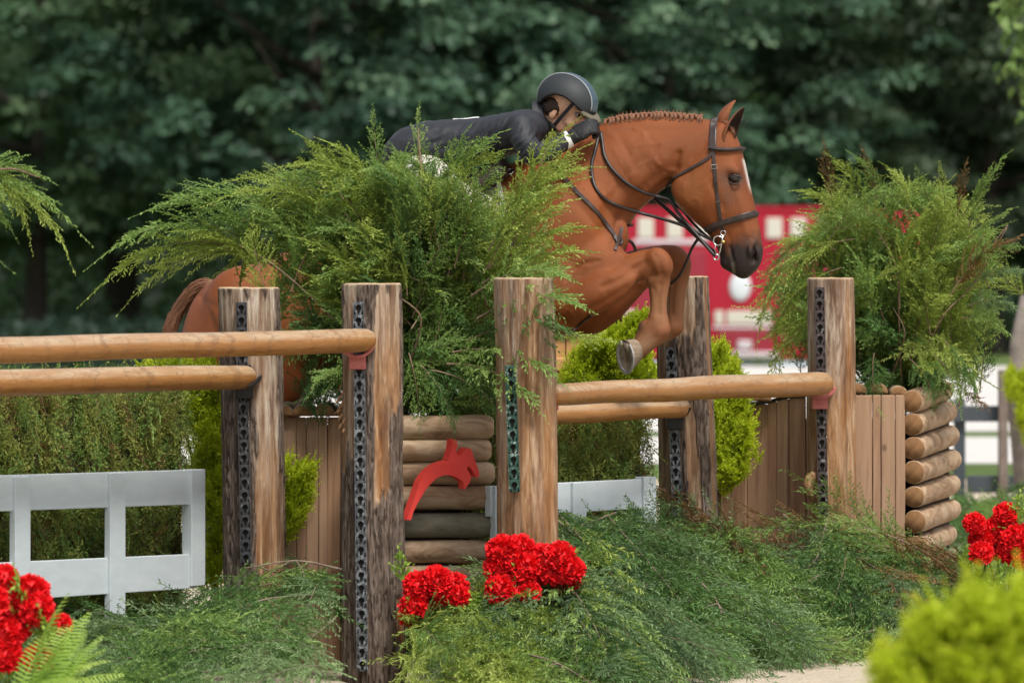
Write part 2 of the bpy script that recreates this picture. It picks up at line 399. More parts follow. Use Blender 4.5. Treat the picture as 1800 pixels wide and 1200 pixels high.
# ================================================================== RED FIRE TRUCK, far behind
M_tred = mat('red_vehicle_paint', (.33, .014, .030), .6, spec=.15); M_tdk = mat('dark_red_paint', (.24, .010, .024), .45); M_tsil = mat('aluminium_trim', (.55, .50, .52), .4, .3); M_twh = mat('pale_panel', (.52, .50, .42), .5); M_tblk = mat('tyre_rubber', (.015, .015, .016), .85); M_tbl = mat('pale_blue_panel', (.50, .60, .78), .45)
D = 106.0; truck = thing('fire_truck', ((1330 - 900) / F * D, D + 1.2, 0), 'blurred red fire truck parked far behind the horse head', 'truck')
def tb(name, px0, py0, px1, py1, y0, y1, m, bev=.02, par=None):
    """box between two pixels of the truck's side, from y0 to y1 metres behind that side"""
    a, c = P(px0, py1, D), P(px1, py0, D); b = MB(); b.box(((a.x + c.x) / 2, D + (y0 + y1) / 2, (a.z + c.z) / 2), (c.x - a.x, y1 - y0, c.z - a.z)); o = attach0(b.build(name, m, bevel=bev), truck) if False else b.build(name, m, bevel=bev)
    o.parent = truck; o.matrix_parent_inverse = Matrix.Translation(-truck.location); return o
tb('body', 1097, 366, 1500, 632, 0, 2.4, M_tred, .05); tb('cab', 1503, 372, 1640, 632, 0, 2.4, M_tred, .08); tb('bumper', 1640, 600, 1665, 640, .1, 2.3, M_tsil)
tb('roof_rail', 1092, 363, 1500, 371, -.03, .1, M_tred)
for x0 in (1121, 1172, 1222, 1297, 1347, 1389, 1440): tb('window', x0, 383, x0 + 28, 419, -.04, .06, M_twh)
tb('trim_stripe', 1112, 421, 1242, 430, -.03, .05, M_tsil)
b = MB(); c = P(1301, 504, D); b.blob((c.x, D - .02, c.z), (.20, .05, .27), 20, 12); o = b.build('round_emblem', mat('white_emblem', (.58, .62, .64), .5), smooth=True); o.parent = truck; o.matrix_parent_inverse = Matrix.Translation(-truck.location)
for x0, x1 in ((1256, 1272), (1277, 1358)): tb('lettering_panel', x0, 546, x1, 570, -.03, .05, M_twh)
tb('trim_stripe', 1252, 573, 1362, 578, -.03, .05, M_tsil); tb('locker_door', 1262, 580, 1356, 626, -.05, .05, M_tdk); tb('locker_door', 1112, 440, 1242, 600, -.05, .05, M_tdk); tb('locker_door', 1366, 440, 1480, 600, -.05, .05, M_tdk)
tb('door_handle', 1296, 598, 1321, 614, -.12, -.05, M_tsil); tb('step', 1284, 618, 1368, 629, -.25, -.05, M_tsil); tb('body_panel', 1100, 545, 1120, 620, -.06, .05, M_tsil)
tb('skirt', 1110, 636, 1160, 648, -.05, .4, M_tbl); tb('skirt', 1300, 636, 1330, 652, -.05, .4, M_tbl); tb('skirt', 1336, 636, 1420, 652, -.05, .4, M_tbl)
for x in (1205, 1570):
    for yy in (.2, 2.0):
        b = MB(); c = P(x, 616, D); b.tube([(c.x, D + yy - .02, .42), (c.x, D + yy + .28, .42)], .42, 20); b.tube([(c.x, D + yy - .04, .42), (c.x, D + yy, .42)], .22, 14, 1); o = b.build('wheel', [M_tblk, M_tsil], smooth=False); o.parent = truck; o.matrix_parent_inverse = Matrix.Translation(-truck.location)

# ================================================================== SMALL THINGS IN THE DISTANCE
M_wht = noisy('white_board_paint', (.70, .72, .74), (.78, .78, .78), 3, .6, .1); M_slate = noisy('dark_slate_paint', (.035, .045, .055), (.060, .072, .082), 4, .6, .15); M_post = noisy('old_brown_post', (.13, .10, .085), (.20, .165, .14), 10, .9, .3)
def boxes(t, name, px0, py0, px1, py1, d, th, m, bev=.008):
    a, c = P(px0, py1, d), P(px1, py0, d); b = MB(); b.box(((a.x + c.x) / 2, d + th / 2, (a.z + c.z) / 2), (c.x - a.x, th, c.z - a.z)); o = b.build(name, m, bevel=bev); o.parent = t; o.matrix_parent_inverse = Matrix.Translation(-t.location); return o
t = thing('low_fence', P(120, 700, 72), 'low white board fence glimpsed under the two left rails', 'fence')
boxes(t, 'board', -120, 692, 214, 700, 72, .06, M_wht); boxes(t, 'board', -120, 705, 214, 711, 72, .06, M_wht)
for x in (-60, 95, 200): boxes(t, 'post', x, 690, x + 22, 716, 72.06, .12, M_wht)
t = thing('rail_fence', (P(1740, 890, 40).x, 40, 0), 'dark slate fence behind the log end of the right planter', 'fence')
boxes(t, 'rail', 1640, 713, 1960, 741, 40, .05, M_slate); boxes(t, 'rail', 1700, 836, 1960, 866, 40, .05, M_slate)
boxes(t, 'post', 1678, 700, 1697, 890, 40.05, .10, M_slate); boxes(t, 'post', 1756, 650, 1772, 890, 39.9, .10, M_post); boxes(t, 'post', 1900, 700, 1920, 890, 40.05, .10, M_slate)
t = thing('young_tree', (P(1800, 900, 38).x, 38, 0), 'leaning grey stem with lime foliage at the right edge', 'tree')
b = MB(); b.tube([P(1806, 905, 38), P(1797, 800, 38), P(1786, 690, 38), P(1790, 600, 38), P(1806, 520, 38)], [.075, .07, .062, .055, .045], 10); o = b.build('trunk', M_trunk, smooth=True); o.data.materials[0] = noisy('grey_stem', (.16, .135, .12), (.26, .23, .20), 9, .9, .3); o.parent = t; o.matrix_parent_inverse = Matrix.Translation(-t.location)
young_tree = t
t = thing('water_barrel', (P(1800, 700, 46).x, 46, 0), 'pale teal barrel half hidden behind the leaning stem', 'barrel')
c = P(1806, 560, 46); b = MB(); b.tube([(c.x, 46, 0), (c.x, 46, .3), (c.x, 46, .95), (c.x, 46, 1.22), (c.x, 46, 1.25)], [.11, .125, .125, .11, .05], 16); o = b.build('drum', noisy('teal_plastic', (.16, .26, .27), (.22, .33, .34), 6, .5, .1), smooth=True); o.parent = t; o.matrix_parent_inverse = Matrix.Translation(-t.location)
b = MB()
for z in (.35, .9): b.tube([(c.x, 46, z - .015), (c.x, 46, z + .015)], .130, 16)
o = b.build('hoop', M_slate); o.parent = t; o.matrix_parent_inverse = Matrix.Translation(-t.location)
M_tan = noisy('orange_tan_board', (.42, .22, .075), (.52, .30, .12), 12, .75, .25, .003, (1, 1, .1))
t = thing('board_wing', (P(960, 700, 26.4).x, 26.4, 0), 'orange-tan board panel glimpsed under the horse belly', 'panel')
for i in range(9):
    x = 806 + i * 27; boxes(t, 'board', x, 556, x + 25.5, 760, 26.4, .02, M_tan, .003)
boxes(t, 'rail', 800, 628, 1052, 652, 26.365, .03, M_tan); boxes(t, 'rail', 800, 566, 1052, 582, 26.365, .03, M_tan)
# ================================================================== POSTS, RAILS, BOXES
def obj_at(name, mesh, parent): return attach0(obj(name, mesh), parent)
def attach0(o, parent):
    o.parent = parent; o.matrix_parent_inverse = Matrix.Translation(-parent.location); return o

def bark_mat():
    m = bpy.data.materials.new('half_peeled_log'); m.use_nodes = True; n = N(m)
    bk = n.attr('bark'); tn = n.attr('tone'); v = n.coords('Object', (1, 1, .12)); v2 = n.coords('Object', (1, 1, .35))
    fine = n.noise(v, 90, 6, .65, .4); mid = n.noise(v2, 34, 5, .6, .6)
    barkc = n.ramp(fine, [(.34, (.105, .074, .056)), (.48, (.200, .148, .116)), (.66, (.31, .25, .205))])
    fu = n.attr('fur'); barkc = n.mix(n.math('MULTIPLY', fu.outputs['Fac'], .75), barkc, (.032, .021, .016)); barkc = n.mix(n.math('MULTIPLY', n.ramp(mid, [(.45, (0, 0, 0)), (.65, (1, 1, 1))]), .45), barkc, (.055, .034, .024))
    wood = n.ramp(n.noise(v, 26, 6, .6, .8), [(.30, (.12, .045, .016)), (.44, (.27, .130, .052)), (.55, (.37, .210, .105)), (.66, (.52, .375, .24))])
    grey = n.ramp(n.noise(v, 40, 5, .6), [(.34, (.13, .085, .06)), (.47, (.33, .25, .185)), (.62, (.52, .45, .37))])
    wood = n.mix(tn.outputs['Fac'], wood, grey)
    stain = n.ramp(n.noise(v, 12, 5, .7, 1.2), [(.55, (0, 0, 0)), (.66, (1, 1, 1))])
    stn2 = n.ramp(n.noise(n.coords('Object', (1, 1, .07)), 24, 5, .65, .6), [(.50, (0, 0, 0)), (.60, (1, 1, 1))]); wood = n.mix(n.math('MULTIPLY', stain, .7), wood, (.085, .038, .018)); wood = n.mix(n.math('MULTIPLY', stn2, .65), wood, (.13, .062, .028))
    c = n.mix(bk.outputs['Fac'], wood, barkc); n.l(c, n.b.inputs['Base Color'])
    n.b.inputs['Roughness'].default_value = .82; n.b.inputs['Specular IOR Level'].default_value = .25
    n.bump(n.math('ADD', n.math('MULTIPLY', n.math('MULTIPLY', fine, bk.outputs['Fac']), 1.6), n.math('MULTIPLY', fine, .5)), .9, .014)
    return m
M_bark = bark_mat()
M_cut = noisy('cut_end', (.34, .23, .13), (.52, .40, .26), 22, .85, .4, .004)
def metal_mat(name, base, chip, amt):
    m = mat(name, base, .5, .0, .5); n = N(m); v = n.coords(); f = n.noise(v, 45, 6, .7)
    n.l(n.ramp(f, [(amt, base), (amt + .06, chip)]), n.b.inputs['Base Color']); n.bump(f, .3, .003); return m
M_trk = metal_mat('worn_black_steel', (.045, .050, .056), (.17, .185, .20), .50)
M_trk_b = metal_mat('black_steel', (.026, .026, .029), (.13, .135, .145), .56)
M_trk_g = metal_mat('chipped_green_steel', (.012, .058, .040), (.30, .36, .33), .56)
M_rust = metal_mat('rusty_dark_steel', (.040, .028, .026), (.24, .25, .26), .58)
M_cupr = noisy('faded_red_plastic', (.42, .095, .085), (.52, .19, .17), 40, .55, .2, .001)
M_cupk = noisy('black_plastic', (.008, .008, .009), (.016, .016, .018), 60, .45, .2, .001, spec=.4)
M_hole = mat('hole_shade', (.010, .009, .009), .9)  # shade inside the keyholes, put into the back plate's near-black colour
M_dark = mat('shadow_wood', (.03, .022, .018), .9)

def log_mesh(name, base, top, r0, r1, seed, strips, nz=230, na=160, tones=(.2,), amp=.006):
    """upright log; strips: (angle deg, half-width deg, z0, z1) of bare wood where bark has come off; angle 0 faces the camera, + to the right"""
    base, top = np.array(base), np.array(top); H = top[2] - base[2]
    zz = np.linspace(0, 1, nz); aa = np.linspace(0, 2 * math.pi, na, endpoint=False)
    Z, A = np.meshgrid(zz, aa, indexing='ij'); Z, A = Z.ravel(), A.ravel()
    dirx, diry = np.sin(A), -np.cos(A)
    pz = Z * H; n1 = fbm(np.stack([dirx * 3, diry * 3, pz * 2.2], 1), seed, 4) - .5
    ragged = fbm(np.stack([dirx * 5, diry * 5, pz * 5], 1), seed + 7, 4) - .5
    bare = np.full(len(Z), -1.0); deg = (np.degrees(A) + 180) % 360 - 180
    for (a0, hw, z0, z1) in strips:
        da = np.abs((deg - a0 + 180) % 360 - 180); z0n, z1n = z0, z1
        k = 1 - da / hw; kz = np.minimum((Z - z0n) / .10, (z1n - Z) / .10)
        bare = np.maximum(bare, np.clip(np.minimum(k * 2.2, kz) + ragged * 1.7, -1, 1))
    bark = np.clip(.5 - bare * 6, 0, 1)
    rdg = 1 - 2 * np.abs(fbm(np.stack([dirx * 13, diry * 13, pz * 8], 1), seed + 3, 3) - .5); fur = np.clip((rdg - .84) / .13, 0, 1)
    r = (r0 + (r1 - r0) * Z) * (1 + n1 * .10) + bark * (amp - .0085 * fur + .004 * (fbm(np.stack([dirx * 16, diry * 16, pz * 14], 1), seed + 5, 2) - .5)) - (1 - bark) * .0015 * fur
    cx = base[0] + (top[0] - base[0]) * Z + np.sin(Z * 5 + seed) * .004; cy_ = base[1] + (top[1] - base[1]) * Z
    V = np.stack([cx + dirx * r, cy_ + diry * r, base[2] + pz], 1)
    Q = []
    I = np.arange(na); J = (I + 1) % na
    for i in range(nz - 1): Q.append(np.stack([i * na + I, i * na + J, (i + 1) * na + J, (i + 1) * na + I], 1))
    Q = np.concatenate(Q)
    rings = [V]; mi = [np.zeros(len(Q), int)]; last = (nz - 1) * na; cen = V[last:last + na].mean(0); cnt = len(V)
    for k in (.94, .6, .3):
        rr = cen + (V[last:last + na] - cen) * k + np.array((0, 0, .004)); rr[:, 2] += (vnoise(rr * 60, seed) - .5) * .006
        prev = last if k == .94 else cnt - na
        Q = np.concatenate([Q, np.stack([prev + I, prev + J, cnt + J, cnt + I], 1)]); mi.append(np.ones(na, int)); rings.append(rr); cnt += na
    V = np.concatenate(rings + [cen[None] + np.array((0, 0, .004))]); T = np.stack([cnt - na + I, cnt - na + J, np.full(na, cnt)], 1); mi.append(np.ones(na, int))
    full = lambda a, v=0.: np.concatenate([a, np.full(len(V) - len(a), v)])
    tone = np.clip(full(np.interp(Z, np.linspace(0, 1, len(tones)), tones)) + full(n1 * 1.5), 0, 1)
    return mesh_np(name, V, Q, T, [M_bark, M_cut], np.concatenate(mi), fl={'bark': full(bark), 'tone': tone, 'fur': full(fur)})

def keyhole_track(name, foot, head, wid, dep, pitch, m, parent, first=.02):
    """steel strip with a keyhole every pitch metres, each hole a real opening"""
    foot, head = np.array(foot), np.array(head); L_ = np.linalg.norm(head - foot); up = (head - foot) / L_; rt = np.array((1., 0, 0)); rt -= up * np.dot(rt, up); rt /= np.linalg.norm(rt); out = np.cross(rt, up)
    if out[1] > 0: out = -out
    nh = int((L_ - first) / pitch); V, Fs = [], []
    def add(pts, z): 
        b = len(V); V.extend([foot + rt * x + up * y + out * z for x, y in pts]); return b
    hole = []
    for k in range(14):                            # round top with a narrow slot below
        a = R(-60 + 300 * k / 13); hole.append((math.cos(a) * .0115, math.sin(a) * .0115 + .004))
    hole = hole + [(-.0055, -.018), (0, -.0205), (.0055, -.018)]
    nhv = len(hole)
    for i in range(nh):
        yc = first + pitch * (i + .5); hw, hh = wid / 2, pitch / 2; outer = []
        for x, y in hole:
            s_ = max(abs(x) / hw, abs(y + .004) / hh); outer.append((x / s_, (y + .004) / s_))
        o0 = add([(x, y + yc) for x, y in outer], dep); h0 = add([(x, y + yc) for x, y in hole], dep + .0012); h1 = add([(x, y + yc) for x, y in hole], dep * .1)
        for j in range(nhv):
            j2 = (j + 1) % nhv; Fs.append((o0 + j, o0 + j2, h0 + j2, h0 + j)); Fs.append((h0 + j, h0 + j2, h1 + j2, h1 + j))
        c0 = add([(-hw, yc - hh), (hw, yc - hh), (hw, yc + hh), (-hw, yc + hh)], dep)
        corner = {}
        for ci, (x, y) in enumerate([(-hw, -hh), (hw, -hh), (hw, hh), (-hw, hh)]):
            best = sorted(range(nhv), key=lambda j: (outer[j][0] - x) ** 2 + (outer[j][1] - y) ** 2)[:2]
            Fs.append((c0 + ci, o0 + best[0], o0 + best[1]))
    hw = wid / 2; y1 = first + pitch * nh
    for x0, x1 in ((-hw - .004, -hw), (hw, hw + .004)):
        b = add([(x0, first), (x1, first), (x1, y1), (x0, y1)], dep + .003); add([(x0, first), (x1, first), (x1, y1), (x0, y1)], 0)
        for f in ((0, 1, 2, 3), (0, 4, 5, 1), (1, 5, 6, 2), (2, 6, 7, 3), (3, 7, 4, 0)): Fs.append(tuple(b + k for k in f))
    b = add([(-hw, first), (hw, first), (hw, y1), (-hw, y1)], dep * .08); Fs.append((b, b + 1, b + 2, b + 3))
    m_ = bpy.data.meshes.new(name); m_.from_pydata([tuple(v) for v in V], [], Fs); m_.materials.append(m); m_.materials.append(M_hole); m_.update(); m_.polygons[len(Fs) - 1].material_index = 1
    return attach0(obj(name, m_), parent)

def cup(px, py, d, m, parent, name='rail_cup', w_=.10, blk=False):
    c = P(px, py, d); b = MB(); V, Fs = [], []; n = 11
    for i in range(n):
        a = R(200 + 140 * i / (n - 1))
        for rr in (.060, .072):
            for y in (-.055, .055): V.append(c + Vector((math.cos(a) * rr * 1.05, y, math.sin(a) * rr + .060)))
    for i in range(n - 1):
        a, e = i * 4, i * 4 + 4
        Fs += [(a, e, e + 1, a + 1), (a + 2, a + 3, e + 3, e + 2), (a, a + 2, e + 2, e), (a + 1, e + 1, e + 3, a + 3)]
    Fs += [(0, 1, 3, 2), ((n - 1) * 4, (n - 1) * 4 + 2, (n - 1) * 4 + 3, (n - 1) * 4 + 1)]
    b.add(V, Fs); b.box(c + Vector((0, .035, -.030)), (.066, .10, .052)); b.box(c + Vector((0, .05, .03)), (.05, .05, .10))
    return attach0(b.build(name, m, bevel=.004), parent)

POSTS = [
 # px foot, foot y (ground), px top, top y, d, radius foot, radius top, seed, label, strips, tones, track(px foot, y foot, px head, y head, material), amp
 (658, 651, 500, 22.5, .122, .113, 3, 'tall bark-covered post with faded red cup, nearest the camera', [(22, 16, .50, 1.03), (48, 30, .70, 1.03), (-48, 20, .58, 1.03), (-75, 16, .55, .9), (62, 14, .12, .22), (18, 10, .74, 1.03), (170, 40, 0, 1)], (.1, .1, .2, .9), (637, 1188, 630, 517, M_trk)),
 (450, 437, 507, 22.95, .121, .119, 11, 'half-peeled grey post with black cup, standing left of the planked box', [(34, 26, .0, 1.02), (62, 30, .0, .55), (-4, 12, .72, 1.02), (10, 40, .82, 1.02), (-50, 30, .86, 1.02)], (.0, .1, .8, 1.), (433, 1000, 424, 519, M_trk_b)),
 (930, 919, 490, 22.62, .124, .119, 23, 'barkless tan post with a short green metal strip, beside the log stack', [(0, 200, -.2, 1.2)], (.15, .1, .3, .7), (905, 873, 897, 640, M_trk_g)),
 (1212, 1200, 487, 24.2, .121, .110, 31, 'brown bark post behind the jumping horse forelegs, with a black cup', [(-60, 32, -.1, 1.1), (-10, 40, .86, 1.05), (10, 12, .50, .66), (12, 13, .36, .55), (66, 13, -.1, 1.05)], (.2, .2, .5, .6), (1192, 930, 1178, 594, M_trk)),
 (1467, 1458, 490, 24.8, .108, .103, 47, 'smooth orange-stained post with faded red cup, beside the right-hand bush', [(0, 200, -.2, 1.2)], (.1, .15, .2, .8), (1447, 918, 1440, 502, M_rust)),
]
posts = []
for (pf, pt, ty, d, r0, r1, seed, lab, strips, tones, tr) in POSTS:
    x0 = (pf - 900) / F * d; x1 = (pt - 900) / F * d; ztop = CZ - (ty - Y0) / F * d
    t = thing('fence_post', (x0, d, 0), lab, 'post', 'rough log posts of the jump')
    attach0(obj('log', log_mesh('log', (x0 + (x0 - x1) * 0.3, d, -.05), (x1, d, ztop), r0, r1, seed, strips, tones=tones)), t)
    fx, fy, hx, hy, mm = tr; off = (fx - (pf + (pt - pf) * .7)) / F * d; ry = -math.sqrt(max(r0 ** 2 - off ** 2, 0)) - .012
    keyhole_track('keyhole_track', Pn(fx, fy, d + ry), Pn(hx, hy, d + ry), .036, .012, .0500, mm, t)
    posts.append(t)
# splinters and a torn knot
for (px, py, d, L_, sx, pi) in ((603, 740, 22.42, .035, -1, 0), (602, 690, 22.42, .03, -1, 0), (600, 715, 22.42, .025, -1.6, 0)):
    b = MB(); c = P(px, py, d)
    for k in range(4):
        a = c + Vector((random.Random(k).uniform(-.008, .008), 0, .02 * k - .03)); b.tube([a, a + Vector((sx * .006, -.004, -L_ * .35)), a + Vector((sx * .014, -.006, -L_ * (.5 + .12 * k)))], [.005, .004, .001], 6)
    attach0(b.build('splinter', M_bark, smooth=True), posts[pi])
b = MB(); c = P(1424, 845, 24.70)
b.tube([c + Vector((.03, .02, .03)), c + Vector((.004, 0, .012)), c + Vector((-.010, -.004, -.012)), c + Vector((-.002, 0, -.05)), c + Vector((.02, .02, -.11))], [.02, .026, .024, .016, .008], 12)
kn = attach0(b.build('knot', M_bark, smooth=True), posts[4])
cup(628, 624, 22.36, M_cupr, posts[0]); cup(430, 676, 22.79, M_cupk, posts[1]); cup(1186, 731, 24.05, M_cupk, posts[3]); cup(1441, 696, 24.66, M_cupr, posts[4])

# rails
def rail_mat():
    m = mat('varnished_pole', (.5, .25, .09), .38, spec=.45); n = N(m); at = n.attr('along')
    v = n.coords('Object', (1, 1, 1)); rn = n.rnd(); sp = n.n('ShaderNodeCombineXYZ'); n.l(n.math('MULTIPLY', at.outputs['Fac'], 2.2), sp.inputs[0]); at2 = n.attr('around'); n.l(n.math('MULTIPLY', at2.outputs['Fac'], 5), sp.inputs[1]); n.l(n.math('MULTIPLY', rn, 30), sp.inputs[2])
    g = n.noise(sp.outputs[0], 3.2, 6, .6, .6); c = n.ramp(g, [(.25, (.22, .084, .020)), (.5, (.335, .148, .040)), (.75, (.39, .20, .068))])
    pale_var = n.math('MULTIPLY', n.ramp(n.noise(sp.outputs[0], 2.0, 5, .65), [(.42, (0, 0, 0)), (.62, (1, 1, 1))]), .5); up = n.attr('top'); c = n.mix(n.math('MULTIPLY', n.math('ADD', pale_var, .45), up.outputs['Fac']), c, (.46, .345, .225))  # upper side mixed paler, in patches along the pole
    sc = n.ramp(n.noise(sp.outputs[0], 7, 7, .75, 1.5), [(.54, (0, 0, 0)), (.66, (1, 1, 1))]); c = n.mix(n.math('MULTIPLY', sc, .7), c, (.105, .085, .075)); s3 = n.n('ShaderNodeCombineXYZ'); n.l(n.math('MULTIPLY', at.outputs['Fac'], 9), s3.inputs[0]); n.l(n.math('MULTIPLY', at2.outputs['Fac'], 9), s3.inputs[1]); n.l(n.math('MULTIPLY', rn, 17), s3.inputs[2]); sp2 = n.ramp(n.noise(s3.outputs[0], 3, 3, .6), [(.66, (0, 0, 0)), (.71, (1, 1, 1))]); c = n.mix(n.math('MULTIPLY', sp2, .6), c, (.07, .06, .06)); sg = n.n('ShaderNodeCombineXYZ'); n.l(n.math('MULTIPLY', at.outputs['Fac'], 3), sg.inputs[0]); n.l(n.math('MULTIPLY', at2.outputs['Fac'], 60), sg.inputs[1]); n.l(n.math('MULTIPLY', rn, 30), sg.inputs[2]); gr = n.noise(sg.outputs[0], 2.5, 5, .7); c = n.mix(n.math('MULTIPLY', n.ramp(gr, [(.35, (1, 1, 1)), (.5, (0, 0, 0))]), .4), c, (.20, .085, .03))
    s1 = n.n('ShaderNodeCombineXYZ'); n.l(n.math('ADD', n.math('MULTIPLY', at.outputs['Fac'], 3.1), n.math('MULTIPLY', n.noise(sp.outputs[0], 1.3, 2), .5)), s1.inputs[0]); n.l(n.math('MULTIPLY', rn, 30), s1.inputs[1])
    q = n.noise(s1.outputs[0], 2.3, 1, .4); rg_ = n.ramp(n.math('ABSOLUTE', n.math('SUBTRACT', q, .5)), [(.0, (1, 1, 1)), (.018, (0, 0, 0))]); c = n.mix(n.math('MULTIPLY', rg_, .45), c, (.14, .07, .035))
    n.l(c, n.b.inputs['Base Color']); n.bump(n.noise(sp.outputs[0], 6, 6, .7), .25, .004); return m
M_rail = rail_mat()
def rail(a, b, r0, r1, seed, label, sag=.0):
    a, b = np.array(a), np.array(b); L_ = np.linalg.norm(b - a); ax = (b - a) / L_; up = np.array((0, 0, 1.)); sd = np.cross(ax, up); sd /= np.linalg.norm(sd); up = np.cross(sd, ax)
    nl, na = 120, 32; V, al, ar, tp = [], [], [], []
    ts = list(np.linspace(0, 1, nl)); prof = [1.0] * nl
    for k, f in enumerate((.70, .86, .95)): prof[k] = f; prof[nl - 1 - k] = f
    ts[1] = .003; ts[2] = .007; ts[-2] = .997; ts[-3] = .993
    wob = fbm(np.stack([np.array(ts) * 5, np.full(nl, seed), np.zeros(nl)], 1), seed, 3) - .5; wob2 = fbm(np.stack([np.array(ts) * 4, np.full(nl, seed + 9.), np.zeros(nl)], 1), seed + 4, 3) - .5
    for i, t in enumerate(ts):
        c = a + (b - a) * t + up * (wob[i] * .010 - sag * 4 * t * (1 - t)) + sd * wob2[i] * .012; r = (r0 + (r1 - r0) * t) * prof[i] * (1 + wob2[i] * .08)
        for j in range(na):
            th = 2 * math.pi * j / na; V.append(c + sd * math.cos(th) * r + up * math.sin(th) * r); al.append(t * L_); ar.append(th / 6.283); q_ = min(1, max(0, (math.sin(th) - .10) / .36)); tp.append(q_ * q_ * (3 - 2 * q_))
    I = np.arange(na); J = (I + 1) % na; Q = np.concatenate([np.stack([i * na + I, i * na + J, (i + 1) * na + J, (i + 1) * na + I], 1) for i in range(nl - 1)])
    k = len(V); V += [np.mean(V[:na], 0), np.mean(V[-na:], 0)]; al += [0, L_]; ar += [0, 0]; tp += [0, 0]
    T = np.concatenate([np.stack([J, I, np.full(na, k)], 1), np.stack([(nl - 1) * na + I, (nl - 1) * na + J, np.full(na, k + 1)], 1)])
    me = mesh_np('rail', np.array(V) - a, Q, T, [M_rail], fl={'along': al, 'around': ar, 'top': tp})
    o = obj('rail', me); o.location = a; return tag(o, label, 'rail', 'wooden jump rails')
rail(Pn(-520, 618, 18.96), Pn(650, 597, 22.34), .0485, .0475, 2, 'upper of the two wooden rails at left, resting in a faded red cup', .012)
rail(Pn(-420, 684, 20.3), Pn(439, 661.5, 22.80), .0535, .0480, 5, 'lower of the two wooden rails at left, ending at the half-peeled grey post')
rail(Pn(972, 692.5, 22.60), Pn(1451, 673.5, 24.60), .0440, .0535, 8, 'upper front wooden rail under the horse, resting in a faded red cup')
rail(Pn(905, 731.4, 23.17), Pn(1203, 717, 24.04), .0420, .0405, 13, 'lower orange-brown rail behind the pale front rail, ending in a black cup')
b = MB(); c = P(977, 706, 22.66); b.box(c + Vector((.0, -.02, -.01)), (.022, .05, .05)); attach0(b.build('rail_cup', M_cupr, bevel=.006), posts[2])

# ------------------------------------------------------------------ planter boxes of planks and round logs
def plank_mat():
    m = mat('cedar_plank', (.3, .18, .11), .78, spec=.25); n = N(m); rn = n.rnd()
    tc = n.n('ShaderNodeTexCoord'); mp = n.n('ShaderNodeMapping'); mp.inputs['Scale'].default_value = (1, 1, .06); n.l(tc.outputs['Object'], mp.inputs[0]); cb_ = n.n('ShaderNodeCombineXYZ'); n.l(n.math('MULTIPLY', rn, 40), cb_.inputs[2]); n.l(n.math('MULTIPLY', rn, 9), cb_.inputs[0]); n.l(cb_.outputs[0], mp.inputs['Location'])
    g = n.noise(mp.outputs[0], 42, 6, .62, .7); c = n.ramp(g, [(.25, (.20, .105, .058)), (.5, (.335, .195, .115)), (.78, (.43, .275, .175))])
    c = n.mix(n.math('MULTIPLY', n.ramp(rn, [(0, (0, 0, 0)), (1, (1, 1, 1))]), .45), c, (.36, .25, .17)); kn_ = n.n('ShaderNodeTexVoronoi'); kn_.inputs['Scale'].default_value = 5; mp2 = n.n('ShaderNodeMapping'); mp2.inputs['Scale'].default_value = (1.4, 1.4, .8); n.l(tc.outputs['Object'], mp2.inputs[0]); n.l(cb_.outputs[0], mp2.inputs['Location']); n.l(mp2.outputs[0], kn_.inputs['Vector'])
    k = n.ramp(kn_.outputs['Distance'], [(.04, (1, 1, 1)), (.10, (0, 0, 0))]); c = n.mix(n.math('MULTIPLY', k, .7), c, (.06, .03, .016)); st = n.ramp(n.noise(mp.outputs[0], 9, 5, .7), [(.55, (0, 0, 0)), (.7, (1, 1, 1))]); c = n.mix(n.math('MULTIPLY', st, .4), c, (.12, .058, .03))
    n.l(c, n.b.inputs['Base Color']); n.bump(g, .35, .004); return m
M_plk = plank_mat()
def logwood_mat():
    m = mat('weathered_round_log', (.3, .2, .13), .8, spec=.25); n = N(m); rn = n.rnd(); tc = n.n('ShaderNodeTexCoord'); mp = n.n('ShaderNodeMapping'); mp.inputs['Scale'].default_value = (.35, 1, 1); n.l(tc.outputs['Object'], mp.inputs[0])
    cb_ = n.n('ShaderNodeCombineXYZ'); n.l(n.math('MULTIPLY', rn, 23), cb_.inputs[0]); n.l(n.math('MULTIPLY', rn, 50), cb_.inputs[1]); n.l(cb_.outputs[0], mp.inputs['Location'])
    g = n.noise(mp.outputs[0], 16, 6, .62, 1.2); c = n.ramp(g, [(.25, (.15, .085, .045)), (.45, (.31, .20, .12)), (.6, (.44, .325, .215)), (.78, (.27, .205, .15))]); n.l(c, n.b.inputs['Base Color'])
    tint = n.attr('moss'); c2 = n.mix(n.math('MULTIPLY', tint.outputs['Fac'], .8), c, n.ramp(n.noise(mp.outputs[0], 22, 5, .6, 1.5), [(.3, (.075, .085, .065)), (.6, (.13, .145, .11)), (.8, (.26, .20, .12))])); n.l(c2, n.b.inputs['Base Color'])
    n.bump(n.noise(mp.outputs[0], 50, 6, .65), .4, .006); return m
M_lgw = logwood_mat()
M_end = noisy('orange_log_end', (.15, .075, .03), (.28, .15, .065), 30, .85, .5, .004)
